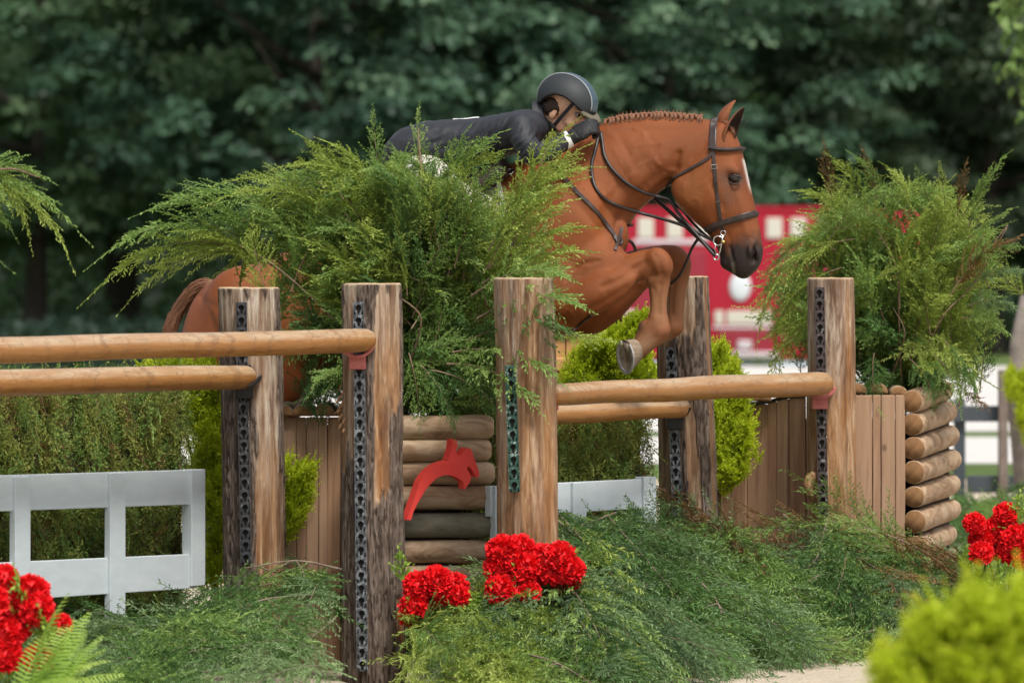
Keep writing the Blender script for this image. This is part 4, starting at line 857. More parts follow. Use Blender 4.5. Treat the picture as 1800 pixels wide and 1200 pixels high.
for ln in ([(1585, 690, 25.2), (1580, 560, 25.0), (1575, 470, 24.98), (1540, 400, 25.0)], [(1600, 680, 25.2), (1655, 560, 25.0), (1710, 500, 25.0), (1770, 400, 25.0)], [(1700, 470, 25.0), (1735, 440, 24.98), (1772, 395, 24.98)], [(1560, 680, 25.2), (1590, 590, 24.98), (1570, 540, 24.98)]): bare_twig(bush2, [(x, y, d + .12) for x, y, d in ln], .0045, .0018)

# ---- tip of a bush beyond the left edge
bush3 = thing('cedar_bush', P(-260, 640, 21.8), 'cedar spray hanging into view at the left edge above the rails', 'bush')
for (x0, y0, x1, y1, cls, col) in ((-190, 345, 108, 330, 'B', 'g'), (-120, 320, 118, 385, 'B', 'y'), (-60, 300, 70, 300, 'M', 'g'), (-80, 310, 60, 370, 'B', 'y'), (-90, 330, 15, 390, 'M', 'g'), (-240, 420, -30, 310, 'B', 'g'), (-200, 480, -20, 420, 'B', 'd')): place(bush3, cls, col, Pn(x0, y0, 21.6), Pn(x1, y1, 21.5), .0)
bare_twig(bush3, [(-260, 640, 21.8), (-230, 470, 21.7), (-150, 350, 21.6), (0, 298, 21.5), (70, 312, 21.5)], .010, .003)
fill(bush3, [(-400, 640), (-400, 400), (-250, 330), (-130, 360), (-130, 560), (-180, 640)], (-260, 640), 21.5, 22.0, 26, ('B', 'M'), ('g', 'd', 'y'), (.3, .5), .4, 14)

# ---- golden shrubs: short dense sprays
limes = [spray(s, .17, 34, .058, .017, .0045, .0075, .02, 0, 42, 70, .0022, .55, -.1) for s in (21, 22, 23)]
MS['l'] = {'L': [spray_mesh(x, 'sprig', M_twig, M_lime) for x in limes]}; LEN['L'] = .17
def shrub(label, poly, root, d0, d1, n, seed, stem=True, length=(.10, .19), col='l', cat='shrub', group='bright lime shrubs around the jump', shell=.6):
    t = thing('lime_shrub', P(root[0], root[1], (d0 + d1) / 2), label, cat, group); g = np.random.default_rng(seed); P_ = np.array(poly); lo, hi = P_.min(0), P_.max(0); c = 0; R0 = Pn(root[0], root[1], (d0 + d1) / 2)
    while c < n:
        p = lo + (hi - lo) * g.random(2)
        if not inside(p, poly): continue
        d = d0 + (d1 - d0) * g.random() ** 1.4; tip = Pn(p[0], p[1], d); dr = tip - R0; dr[2] = abs(dr[2]) * .6 + .05; dr /= np.linalg.norm(dr); dr += g.normal(0, .35, 3) + np.array((0, -.35, .35)); dr /= np.linalg.norm(dr); L_ = g.uniform(*length)
        place(t, 'L', col, tip - dr * L_, tip, g.uniform(0, 6.28), 'sprig'); c += 1
    top = P_[P_[:, 1].argmin()]; bare_twig(t, [(root[0], root[1] + 60, (d0 + d1) / 2 + .05), (root[0] * .6 + top[0] * .4, root[1] * .6 + top[1] * .4, (d0 + d1) / 2 + .05), (top[0], top[1] + 40, (d0 + d1) / 2 + .05)], .012, .004); return t
shrub('tall lime shrub between the long hedge and the half-peeled grey post', [(244, 636), (300, 624), (370, 626), (392, 650), (392, 1000), (350, 1000), (346, 760), (340, 712), (200, 702), (244, 690)], (380, 1000), 23.35, 23.75, 300, 31)
shrub('small lime shrub poking out in front of the planks of the left planter', [(498, 800), (530, 792), (556, 815), (560, 850), (548, 880), (535, 915), (505, 905), (496, 860)], (480, 900), 23.05, 23.18, 60, 32)
shrub('rounded lime shrub behind the two rails, below the horse forelegs', [(978, 668), (1010, 610), (1050, 570), (1090, 572), (1135, 536), (1150, 560), (1145, 620), (1155, 668), (1150, 720), (985, 720)], (1060, 760), 24.5, 24.95, 260, 33)
shrub('lime shrub between the brown bark post and the right planks', [(1248, 600), (1275, 596), (1302, 640), (1300, 668), (1328, 720), (1330, 760), (1305, 830), (1280, 838), (1255, 800), (1250, 700)], (1262, 860), 24.72, 25.0, 210, 34)
shrub('blurred lime shrub close to the camera in the bottom right corner', [(1530, 1170), (1580, 1130), (1600, 1075), (1660, 1050), (1720, 1030), (1830, 1020), (1840, 1230), (1540, 1230)], (1740, 1330), 12.0, 12.6, 210, 35, length=(.14, .27))
shrub('blurred lime shrub on the leaning stem at the right edge, far behind', [(1762, 660), (1790, 630), (1830, 620), (1840, 740), (1800, 745), (1775, 700)], (1815, 760), 37.4, 37.9, 44, 36, length=(.14, .24))

# ---- hedges of stacked cut brush
hedge_s = [spray(s, .26, 18, .085, .024, .0080, .0066, .06, .1, 36, 55, .0026, .5) for s in (41, 42, 43, 44)]
def hedge(label, pA, dA, pB, dB, ztop, zbot, n, seed, thick=.35, cat='hedge', flow=1.0):
    g = np.random.default_rng(seed); A, B = np.array(plan(pA, dA)), np.array(plan(pB, dB)); dd = B - A; L_ = np.linalg.norm(dd); dd /= L_; nn = np.array((dd[1], -dd[0])); t = thing('brush_hedge', ((A[0] + B[0]) / 2, (A[1] + B[1]) / 2, 0), label, cat); items = []
    for i in range(n):
        s = g.random() * L_; z = zbot + (ztop - zbot) * g.random(); front = g.random() < .78; o_ = g.normal(0, .018)
        if g.random() < .2: z = ztop - abs(g.normal(0, .02)); back = g.uniform(0, thick)
        else: back = abs(g.normal(0, .03))
        if s > L_ - .08 and g.random() < .4: back = g.uniform(0, thick)
        base = A + dd * s - nn * (back + .05); b3 = np.array((base[0], base[1], z)); dr = np.array((dd[0] * g.normal(0, .45), dd[1] * g.normal(0, .45), g.choice((-1.0, .8)) * flow)) + np.array((nn[0], nn[1], 0)) * g.uniform(.1, .5); dr /= np.linalg.norm(dr); ln = g.uniform(.10, .22); b3 -= dr * ln * .5
        M3, _ = basis(b3, b3 + dr, g.uniform(0, 6.28)); k = ln / .26 * 1.15; m4 = Matrix.Translation(Vector(b3)) @ (M3 * k).to_4x4(); items.append((hedge_s[g.integers(4)], m4, 1 if g.random() < .60 else (2 if g.random() < .84 else 3), g.normal(0, .12)))
    me = joined(items, 'foliage', [M_twig, M_olive, M_cedar, M_dead]); o = obj('foliage', me, t); o.matrix_parent_inverse = Matrix.Translation(-t.location); tag(o, kind='stuff')
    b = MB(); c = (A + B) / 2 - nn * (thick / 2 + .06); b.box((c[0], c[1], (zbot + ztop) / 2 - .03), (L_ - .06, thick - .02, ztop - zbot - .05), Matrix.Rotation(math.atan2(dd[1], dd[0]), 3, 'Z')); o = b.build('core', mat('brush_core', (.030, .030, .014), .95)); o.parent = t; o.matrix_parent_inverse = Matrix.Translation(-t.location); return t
hedge('long hedge of olive cut brush behind the gate under the left rails', -330, 21.05, 350, 23.15, CZ - .0216 * 22.4, .10, 2800, 51)
hedge('short dark hedge of cut brush below the right rails, behind the short gate', 850, 23.15, 1156, 24.05, CZ - .0244 * 23.8, .10, 1200, 52)

# ---- brush of cut branches heaped along the foot of the jump
pile_s = [spray(s, .62, 38, .185, .033, .0074, .0054, .12, .32, 42, 32, .0032, .5, .06) for s in (61, 62, 63, 64)]
def pile_h(px, d):
    """height of the heap: crest line and the edge where it meets the sand"""
    xs = [-60, 100, 250, 350, 470, 560, 592, 600, 712, 724, 860, 985, 1100, 1200, 1290, 1400, 1480, 1560, 1640, 1720, 1800]
    yc = [1150, 1150, 1140, 1085, 1025, 1040, 1050, 1070, 1110, 1105, 1062, 932, 936, 948, 976, 946, 932, 958, 1000, 1010, 1000]
    dc = [22.3, 22.4, 22.5, 22.7, 22.85, 22.8, 22.8, 22.85, 22.8, 22.5, 22.65, 23.05, 23.5, 23.9, 24.4, 24.55, 24.6, 24.75, 24.85, 25.0, 25.0]
    df = [20.2, 20.4, 20.6, 20.8, 21.0, 21.2, 21.4, 22.55, 22.55, 21.6, 21.9, 22.1, 22.4, 23.0, 23.75, 24.0, 24.05, 24.1, 24.15, 24.2, 24.3]
    y, c, f = np.interp(px, xs, yc), np.interp(px, xs, dc), np.interp(px, xs, df); hc = CZ - (y - Y0) / F * c; t = np.clip((d - f) / (c - f), 0, 1.15)
    wob = .05 * math.sin(px / 37.0 + d * 9) * math.sin(px / 61.0 - d * 6); return np.maximum(0, hc) * (1 + wob * 5) * np.sin(np.minimum(t, 1) * math.pi / 2) ** .8, f, c
g = np.random.default_rng(91); groups = {}
def heap(label, x0, x1, n, seed, cols, lenr=(.42, .74)):
    g = np.random.default_rng(seed); items = []
    for i in range(n):
        px = g.uniform(x0, x1); _, f, c = pile_h(px, 23.); d = f + (c - f) * g.random() ** .9; h, _, _ = pile_h(px, d); base = np.array((*plan(px, d), 0.)); base[2] = h * g.uniform(.80, 1.0) + .015
        fall = np.array((g.normal(.1, 1.3), -1.0 + g.normal(0, .4), 0)); fall /= np.linalg.norm(fall); ln = g.uniform(*lenr); tip = base + fall * ln * .9; pxt = 900 + F * tip[0] / tip[1]; ht, _, _ = pile_h(pxt, tip[1]); tip[2] = max(.02, ht + g.normal(.04, .06)); base -= (tip - base) * .15
        pxb = 900 + F * base[0] / base[1]
        if min(pxt, pxb) < 714 and max(pxt, pxb) > 584 and min(tip[1], base[1]) < 22.62: continue
        M3, L_ = basis(base, tip, g.normal(0, .45)); k = L_ / .62; kk = min(max(k, .7), 1.3); m4 = Matrix.Translation(Vector(base)) @ (M3 @ Matrix.Diagonal((k, kk, kk))).to_4x4(); items.append((pile_s[g.integers(4)], m4, cols[g.integers(len(cols))], g.normal(0, .21)))
    o = obj('cut_brush', joined(items, 'cut_brush', [M_twig_g, M_cedar_b, M_cedar_d, M_cedar, M_cedar_y, M_dead])); return tag(o, label, 'cut branches', kind='stuff')
heap('heap of cut cedar branches below the gate and left posts', -60, 596, 150, 71, (1, 1, 2, 2, 3)); heap('heap of bright cut cedar branches in the middle foreground', 716, 1010, 120, 72, (3, 3, 4, 4, 1, 4)); heap('heap of blue-green cut cedar branches below the middle gate', 960, 1330, 115, 73, (1, 1, 2, 3)); heap('heap of green cut cedar branches against the right planks', 1240, 1830, 165, 74, (3, 2, 2, 1, 1, 3, 1, 3, 1, 2, 5), (.36, .62))
# bare ends of cut branches that lie on the heap
for i, (ln, lab) in enumerate((
    ([(590, 1085, 22.1), (520, 1145, 21.7), (470, 1195, 21.4)], 'bare forked branch end lying on brush left of the nearest post'), ([(600, 1000, 22.4), (520, 985, 22.3), (430, 998, 22.2)], 'long bare twig arching over brush below the half-peeled post'), ([(545, 1045, 22.2), (470, 1052, 22.0), (415, 1070, 21.9)], 'pale bare twig lying on brush between gate and nearest post'),
    ([(1225, 1015, 23.2), (1262, 1060, 23.05), (1275, 1110, 22.9)], 'curved bare twig hanging on blue-green brush in the middle'), ([(990, 1030, 22.5), (1070, 1110, 22.2), (1100, 1190, 22.0)], 'bare brown stem running down brush right of the red blooms'), ([(1180, 1025, 23.1), (1130, 1030, 23.0), (1110, 1060, 22.9)], 'short grey cut twig on brush below the middle gate'),
    ([(1440, 1010, 24.2), (1380, 1045, 24.1), (1330, 1060, 24.05)], 'brown bare twig on green brush below the orange post'), ([(1540, 1105, 24.0), (1470, 1128, 23.95), (1400, 1138, 23.9)], 'pale twig at the edge of sand under the right brush'), ([(930, 1150, 21.9), (980, 1165, 21.8), (1040, 1200, 21.7)], 'grey twig low in the middle foreground brush'))):
    t = thing('cut_twig', P(*ln[1]), lab, 'twig', 'bare twigs lying on the brush'); bare_twig(t, [(x, y, d - .06) for x, y, d in ln], .0048, .0018, 'stem', M_twig_g); x, y, d = ln[1]; bare_twig(t, [(x, y, d - .06), (x + 14, y + 22, d - .07), (x + 12, y + 48, d - .08)], .003, .001, 'side_twig', M_twig_g); bare_twig(t, [(x, y, d - .06), (x - 24, y + 8, d - .07), (x - 46, y + 24, d - .08)], .003, .001, 'side_twig', M_twig_g)
# low brush further off at the right
items = []; g = np.random.default_rng(83)
for i in range(70):
    px = g.uniform(1640, 1850); d = g.uniform(31, 34); b_ = np.array((*plan(px, d), g.uniform(.02, .22))); e = b_ + np.array((g.normal(0, .25), -.3, g.normal(.05, .08))); M3, L_ = basis(b_, e, g.normal(0, .5)); items.append((pile_s[g.integers(4)], Matrix.Translation(Vector(b_)) @ (M3 * 1.0).to_4x4(), int(g.integers(1, 4)), g.normal(0, .1)))
tag(obj('cut_brush', joined(items, 'cut_brush', [M_twig_g, M_cedar_b, M_cedar_d, M_cedar])), 'low blurred brush behind the right-hand red blooms', 'cut branches', kind='stuff')

# ---- red blooms
M_petal = mat('red_petal', (.62, .008, .012), .55, spec=.3); nn = N(M_petal); at = nn.attr('tint'); nn.l(nn.ramp(at.outputs['Fac'], [(0, (.52, .004, .008)), (.5, (.80, .008, .014)), (1, (.88, .022, .024))]), nn.b.inputs['Base Color'])
def bloom_mesh(seed, np_=300):
    g = np.random.default_rng(seed); V, Q, T = [], [], []
    for i in range(np_):
        z = 1 - 1.55 * (i + .5) / np_; a = i * 2.39996 + g.normal(0, .2); r = math.sqrt(max(0, 1 - z * z)); n = np.array((math.cos(a) * r, math.sin(a) * r, z)); n += g.normal(0, .16, 3); n /= np.linalg.norm(n)
        s = np.cross(n, (0, 0, 1) if abs(n[2]) < .9 else (1, 0, 0)); s /= np.linalg.norm(s); u = np.cross(s, n); ro = g.uniform(0, 6.28); s, u = s * math.cos(ro) + u * math.sin(ro), u * math.cos(ro) - s * math.sin(ro); L_ = g.uniform(.88, 1.10); w = g.uniform(.12, .20); b0 = len(V); tn = g.uniform(.2, 1)
        for row, (rad, ww) in enumerate(((.55, .4), (.82, .85), (1.0, 1.0))):
            for c in (-1, -.33, .33, 1):
                V.append(n * L_ * rad * (1 + (g.normal(0, .05) if row == 2 else 0)) + s * (c * w * ww) + u * (.10 * (c * c - .5) * rad + (g.normal(0, .045) if row == 2 else 0))); T.append(tn * (.55 + .22 * row))
        for row in range(2):
            for c in range(3): Q.append((b0 + row * 4 + c, b0 + row * 4 + c + 1, b0 + row * 4 + 5 + c, b0 + row * 4 + 4 + c))
    b = MB(); b.blob((0, 0, 0), (.80, .80, .80), 12, 8); o_ = len(V); V += [np.array(x) for x in b.v]; T += [.25] * len(b.v); T3 = [tuple(o_ + i for i in f) for f in b.f if len(f) == 3]; Q += [tuple(o_ + i for i in f) for f in b.f if len(f) == 4]
    return mesh_np('bloom', np.array(V), Q, T3, mats=[M_petal], fl={'tint': T}, smooth=True)
BM = [bloom_mesh(s) for s in (1, 2, 3)]
M_stem = noisy('green_stem', (.05, .10, .02), (.09, .16, .04), 20, .7)
leafb = [spray(s, .20, 14, .09, .05, .014, .018, .03, .1, 50, 40, .003, .5) for s in (101, 102)]
def blooms(label, spots, d, leaves, seed):
    g = np.random.default_rng(seed); cx = sum(s[0] for s in spots) / len(spots); cy_ = sum(s[1] for s in spots) / len(spots); t = thing('flowering_plant', P(cx, cy_ + 80, d), label, 'flowers', 'red pompon flowers planted in the brush')
    for (px, py, r) in spots:
        dd = d + g.uniform(-.06, .06); c = P(px, py, dd); o = obj('bloom', BM[g.integers(3)], t); k = r * 1.18 / F * dd; o.matrix_basis = Matrix.Translation(-t.location) @ Matrix.Translation(c) @ Matrix.Rotation(g.uniform(.2, 1.0), 4, 'X') @ Matrix.Rotation(g.uniform(0, 6.28), 4, 'Z') @ Matrix.Diagonal((k, k, k * .9, 1))
        b = MB(); b.tube([c, c + Vector((g.normal(0, .01), .05, -.06)), c + Vector((g.normal(0, .02), .16, -.20))], .004, 5); st = b.build('stem', M_stem, smooth=True); st.parent = t; st.matrix_parent_inverse = Matrix.Translation(-t.location)
    items = []
    for (px, py) in leaves:
        a = Pn(px, py + 26, d + .03); e = a + np.array((g.normal(0, .08), -.06, .10 + g.normal(0, .04))); M3, L_ = basis(a, e, g.uniform(0, 6)); items.append((leafb[g.integers(2)], Matrix.Translation(Vector(a)) @ (M3 * .7).to_4x4(), 1, g.normal(0, .1)))
    o = obj('leaves', joined(items, 'leaves', [M_stem, M_fern]), t); o.matrix_parent_inverse = Matrix.Translation(-t.location); tag(o, kind='stuff'); return t
blooms('broad cluster of red blooms at the foot of the barkless tan post', [(884, 968, 26), (914, 966, 24), (880, 1000, 25), (922, 1000, 27), (898, 984, 26), (880, 1036, 24), (908, 1044, 26), (930, 1040, 18), (952, 982, 24), (945, 1006, 20), (984, 978, 24), (1002, 1000, 22), (974, 1002, 23), (1000, 1020, 20), (984, 1028, 14)], 22.28, [(870, 1040), (930, 1030), (990, 1010)], 1)
blooms('low cluster of red blooms in front of the log stack, beside the nearest post', [(736, 1030, 24), (728, 1064, 22), (768, 1022, 25), (798, 1030, 22), (756, 1048, 24), (805, 1048, 19), (722, 1084, 18), (780, 1040, 20)], 22.3, [(720, 1010), (760, 1070), (800, 1060), (735, 1080)], 2)
blooms('cluster of red blooms beside the log end at the right edge', [(1713, 920, 17), (1726, 948, 20), (1768, 904, 19), (1750, 930, 19), (1784, 948, 24), (1724, 972, 19), (1752, 962, 22), (1798, 980, 20), (1776, 970, 20), (1810, 940, 20)], 24.2, [(1705, 990), (1740, 1000), (1700, 1020), (1770, 1010), (1735, 900), (1790, 900)], 3)
blooms('red blooms among fern leaves in the bottom left corner', [(6, 1020, 25), (54, 1038, 27), (64, 1070, 27), (20, 1078, 34), (40, 1052, 20), (4, 1115, 31), (32, 1106, 20), (8, 1152, 28), (66, 1158, 24), (106, 1098, 19), (-20, 1060, 32)], 19.2, [(30, 1060), (70, 1120), (20, 1180), (100, 1120)], 4)

# ---- fern in the bottom left corner
def frond(seed, L_=.42, n=24):
    g = np.random.default_rng(seed); V, Q, T = [], [], []; t_ = np.linspace(0, 1, n); ax = np.stack([L_ * t_, .02 * np.sin(t_ * 3), L_ * (.42 * t_ - .42 * t_ ** 2)], 1)
    for i in range(n):
        p = ax[i]; tg = ax[min(i + 1, n - 1)] - ax[max(i - 1, 0)]; tg /= np.linalg.norm(tg); ln = .075 * math.sin(math.pi * (.12 + .86 * t_[i])) ** .8 + .006
        for s in (1, -1):
            d = np.array((0, s, 0)) * .92 + tg * .38 + np.array((0, 0, -.15)); d /= np.linalg.norm(d); wv = tg * .0046; b0 = len(V)
            for k, ww in ((0, .8), (.4, 1.1), (.8, .7), (1.0, .1)): c = p + d * ln * k - np.array((0, 0, .25)) * ln * k * k + g.normal(0, .0012, 3); V += [c - wv * ww, c + wv * ww]; T += [.35 + .5 * t_[i] + g.normal(0, .06)] * 2
            for k in range(3): Q.append((b0 + 2 * k, b0 + 2 * k + 1, b0 + 2 * k + 3, b0 + 2 * k + 2))
        b0 = len(V)
        if i < n - 1:
            w_ = np.array((0, .0022, 0)); V += [p - w_, p + w_, ax[i + 1] + w_, ax[i + 1] - w_]; T += [.3] * 4; Q.append((b0, b0 + 1, b0 + 2, b0 + 3))
    return mesh_np('frond', np.array(V), Q, mats=[M_fern], fl={'tint': np.clip(T, 0, 1)}, smooth=False)
FM = [frond(s) for s in (1, 2, 3)]
fern = thing('fern', P(60, 1230, 19.0), 'bright green fern arching beside the red blooms at bottom left', 'fern'); g = np.random.default_rng(19)
tips = [(118, 1044), (155, 1078), (178, 1118), (185, 1140), (215, 1185), (205, 1205), (150, 1108), (130, 1135), (165, 1165), (105, 1165), (140, 1195), (190, 1160), (120, 1120), (180, 1200), (95, 1195), (128, 1090)]
for i, (px, py) in enumerate(tips):
    a = Pn(60 + g.uniform(-40, 40), 1225 + g.uniform(-20, 20), 19.0); e = Pn(px, py, 19.05 + g.uniform(-.12, .2)); M3, L_ = basis(a, e, g.normal(0, .35)); k = L_ / .42; o = obj('frond', FM[g.integers(3)], fern); o.matrix_basis = Matrix.Translation(-fern.location) @ Matrix.Translation(Vector(a)) @ (M3 * k).to_4x4()
# ================================================================== HORSE
def attach(o, parent):
    """keep o where its world-space vertices put it, under parent"""
    o.parent = parent; o.matrix_parent_inverse = Matrix.Translation(-parent.location); return o

PSI = R(15)
HB = Pn(1200, 300, 23.7)                              # a point of the horse's middle plane
HH = np.array((math.cos(PSI), -math.sin(PSI), 0))     # heading
HN = np.array((-math.sin(PSI), -math.cos(PSI), 0))    # towards its right flank (the side in view)
CAMP = np.array((0, 0, CZ))

def hp(px, py, wv=0.0):
    """point on the plane parallel to the horse's middle plane at lateral offset wv"""
    r = np.array(((px - 900) / F, 1.0, -(py - Y0) / F))
    t = (np.dot(HB - CAMP, HN) + wv) / np.dot(r, HN)
    return CAMP + r * t

def proj(V):
    V = np.asarray(V, float); d = V[:, 1]
    return np.stack([900 + F * V[:, 0] / d, Y0 - F * (V[:, 2] - CZ) / d], 1)

def lat(V):
    return (np.asarray(V, float) - HB) @ HN

def loft(mb, secs, wv=0.0, n=32, sub=6, expo=2.0):
    """secs: (top px, top py, bottom px, bottom py, half width[, narrowing of the top])"""
    s = np.array([tuple(x) + ((0.0,) if len(x) == 5 else ()) for x in secs], float)
    s = crom(s, sub); V, Fs = [], []
    for q in s:
        a = hp(q[0], q[1], wv); b = hp(q[2], q[3], wv); c = (a + b) / 2; up = (a - b) / 2
        for j in range(n):
            th = 2 * math.pi * j / n; ct, st = math.cos(th), math.sin(th)
            x = math.copysign(abs(ct) ** (2 / expo), ct); y = math.copysign(abs(st) ** (2 / expo), st)
            V.append(c + up * y + HN * (x * q[4] * (1 - q[5] * y)))
    k = len(s)
    for i in range(k - 1):
        for j in range(n):
            j2 = (j + 1) % n; Fs.append((i * n + j, i * n + j2, (i + 1) * n + j2, (i + 1) * n + j))
    Fs.append(tuple(range(n - 1, -1, -1))); Fs.append(tuple((k - 1) * n + j for j in range(n)))
    mb.add(V, Fs)

def oblob(mb, px, py, wv, r_long, r_short, r_w, ang=0):
    """muscle ellipsoid; ang = direction of its long axis in the picture plane"""
    c = Vector(hp(px, py, wv)); a = R(ang)
    X = Vector(HH * math.cos(a)) + Vector((0, 0, math.sin(a))); Y = Vector(HN); Z = X.cross(Y)
    mb.blob(c, (r_long, r_w, r_short), 20, 14, rot=Matrix((X, Y, Z)).transposed())

hb = MB()
loft(hb, [  # trunk, tail end to breast
    (341, 545, 322, 610, .09), (357, 509, 333, 690, .20), (384, 488, 352, 725, .25), (412, 474, 392, 735, .285), (470, 455, 470, 720, .30),
    (540, 428, 560, 690, .29), (620, 398, 640, 662, .30), (710, 362, 735, 650, .315, .1), (800, 322, 828, 636, .315, .25),
    (870, 294, 915, 618, .29, .4), (930, 283, 972, 600, .25, .35), (990, 300, 1025, 566, .215, .2), (1040, 330, 1072, 512, .18), (1072, 372, 1093, 462, .11)])
loft(hb, [  # neck
    (895, 292, 1040, 480, .20, .35), (950, 266, 1074, 440, .175, .35), (1010, 232, 1102, 402, .145, .3), (1062, 214, 1118, 376, .118, .3), (1110, 206, 1142, 353, .102, .3),
    (1160, 203, 1164, 334, .092, .3), (1212, 206, 1178, 326, .088, .25), (1252, 211, 1190, 325, .085, .2), (1275, 220, 1205, 318, .075, .1)], sub=6)
loft(hb, [  # head
    (1274, 213, 1240, 250, .055), (1292, 236, 1204, 292, .086), (1302, 258, 1188, 318, .098), (1309, 285, 1184, 340, .102, .05), (1316, 315, 1193, 363, .096, .05),
    (1324, 348, 1213, 383, .080), (1331, 380, 1236, 403, .064), (1337, 410, 1254, 424, .056), (1341, 436, 1264, 446, .053),
    (1339, 458, 1270, 462, .050), (1330, 474, 1278, 475, .044), (1316, 487, 1292, 484, .030), (1308, 491, 1299, 489, .014)], sub=6, expo=2.3)
oblob(hb, 1218, 333, .066, .10, .085, .035, -30); oblob(hb, 1218, 333, -.066, .10, .085, .035, -30)      # cheeks
oblob(hb, 1289, 300, .070, .040, .028, .024, -60); oblob(hb, 1289, 300, -.070, .040, .028, .024, -60)          # brows
oblob(hb, 1324, 440, .030, .045, .03, .028, -70); oblob(hb, 1324, 440, -.030, .045, .03, .028, -70)        # nostril rims
oblob(hb, 1277, 462, .0, .034, .026, .042, -60)                                                            # chin
# shoulders, breast, quarters
for sg in (1, -1):
    oblob(hb, 985, 415, sg * .165, .25, .15, .075, 58)
    oblob(hb, 1040, 470, sg * .14, .16, .13, .085, 10)
    oblob(hb, 970, 505, sg * .18, .17, .12, .07, 30)
    oblob(hb, 440, 560, sg * .19, .24, .2, .13, -60)
    oblob(hb, 1065, 425, sg * .07, .12, .09, .085, 60)
FORE_N = [(985, 430, 940, 600, .095), (1035, 452, 985, 592, .09), (1078, 452, 1030, 564, .08), (1104, 446, 1068, 541, .068), (1124, 440, 1099, 516, .057), (1140, 437, 1118, 499, .052),
          (1157, 444, 1127, 494, .052), (1171, 460, 1135, 492, .052), (1179, 484, 1139, 502, .046), (1177, 503, 1141, 514, .038), (1173, 528, 1143, 532, .032), (1173, 548, 1142, 550, .031),
          (1177, 566, 1136, 561, .036), (1178, 582, 1128, 570, .038), (1170, 597, 1120, 580, .038), (1154, 611, 1116, 592, .037), (1138, 624, 1112, 602, .038), (1124, 637, 1108, 612, .036), (1118, 638, 1104, 612, .034)]
FORE_F = [(1050, 430, 985, 598, .09), (1092, 440, 1036, 592, .085), (1125, 436, 1078, 570, .07), (1154, 431, 1119, 527, .058), (1178, 430, 1146, 500, .052), (1198, 440, 1160, 494, .052),
          (1211, 460, 1168, 494, .05), (1213, 482, 1172, 506, .042), (1207, 505, 1174, 516, .036), (1205, 530, 1176, 532, .032), (1202, 553, 1173, 555, .031), (1200, 572, 1168, 566, .036),
          (1192, 588, 1160, 576, .037), (1176, 600, 1150, 586, .037), (1148, 612, 1130, 594, .036), (1130, 620, 1116, 602, .034)]
loft(hb, FORE_N, .15, 24, 5, 2.15); loft(hb, FORE_F, -.15, 24, 5, 2.15)
oblob(hb, 1160, 461, .17, .072, .052, .048, -55); oblob(hb, 1143, 490, .16, .03, .026, .038, -70); oblob(hb, 1134, 574, .155, .034, .028, .03, -30); oblob(hb, 1192, 458, -.14, .075, .05, .045, -55)        # knees
oblob(hb, 1160, 580, .15, .05, .042, .042, 20); oblob(hb, 1184, 576, -.15, .048, .04, .042, 20)            # fetlocks
oblob(hb, 1036, 520, .20, .22, .085, .06, 24); oblob(hb, 1060, 505, -.17, .2, .085, .06, 26)               # forearm muscle
for sg in (1, -1):   # hind legs, trailing behind the brush
    dx = 0 if sg > 0 else 22
    loft(hb, [(390 + dx, 520, 560 + dx, 620, .14), (372 + dx, 600, 540 + dx, 690, .13), (362 + dx, 660, 500 + dx, 740, .11), (368 + dx, 730, 450 + dx, 770, .08), (366 + dx, 780, 414 + dx, 800, .056),
              (362 + dx, 812, 402 + dx, 826, .048), (376 + dx, 850, 410 + dx, 850, .036), (388 + dx, 900, 420 + dx, 898, .032), (394 + dx, 940, 430 + dx, 936, .038), (404 + dx, 962, 440 + dx, 952, .036),
              (420 + dx, 985, 452 + dx, 970, .036)], sg * .15, 20, 5)
hV, hQ, hT = remeshed(hb, 0.0085, 5, 0.5)

def lap(V, Q, wgt, it):
    E = np.concatenate([Q[:, [0, 1]], Q[:, [1, 2]], Q[:, [2, 3]], Q[:, [3, 0]]]); cnt = np.bincount(E.ravel(), minlength=len(V))[:, None]
    for _ in range(it):
        A = np.zeros_like(V); np.add.at(A, E[:, 0], V[E[:, 1]]); np.add.at(A, E[:, 1], V[E[:, 0]])
        V = V + (A / np.maximum(cnt, 1) - V) * wgt[:, None] * .6
    return V
pp0 = proj(hV)
wg = np.clip((1096 - pp0[:, 0]) / 30, 0, 1)
wg[(pp0[:, 1] > 455) & (pp0[:, 0] > 1000)] *= .35
hV = lap(hV, hQ, wg, 30)
wg = np.exp(-(((pp0[:, 0] - 1280) / 60) ** 2 + ((pp0[:, 1] - 290) / 60) ** 2)) + ((pp0[:, 1] > 430) & (pp0[:, 0] > 1080) & (pp0[:, 0] < 1230)) * .5
hV = lap(hV, hQ, np.clip(wg, 0, 1), 8)

# surface detail: folds and muscle edges, pressed in along the normals, the same on both flanks
def fold(lines, depth, width, wmin=0.0):
    global hV
    Nn = vnormals(hV, hQ, hT); L = lat(hV); M = hV + HN * ((np.abs(L) - L)[:, None]); p = proj(M)
    side = np.clip((np.abs(L) - wmin) / 0.02, 0, 1); tot = np.zeros(len(hV))
    for ln in lines:
        ln = crom(ln, 6); d = poly_dist(p, ln); tot = np.maximum(tot, np.exp(-(d / width) ** 2))
    hV = hV - Nn * (tot * depth * side)[:, None]

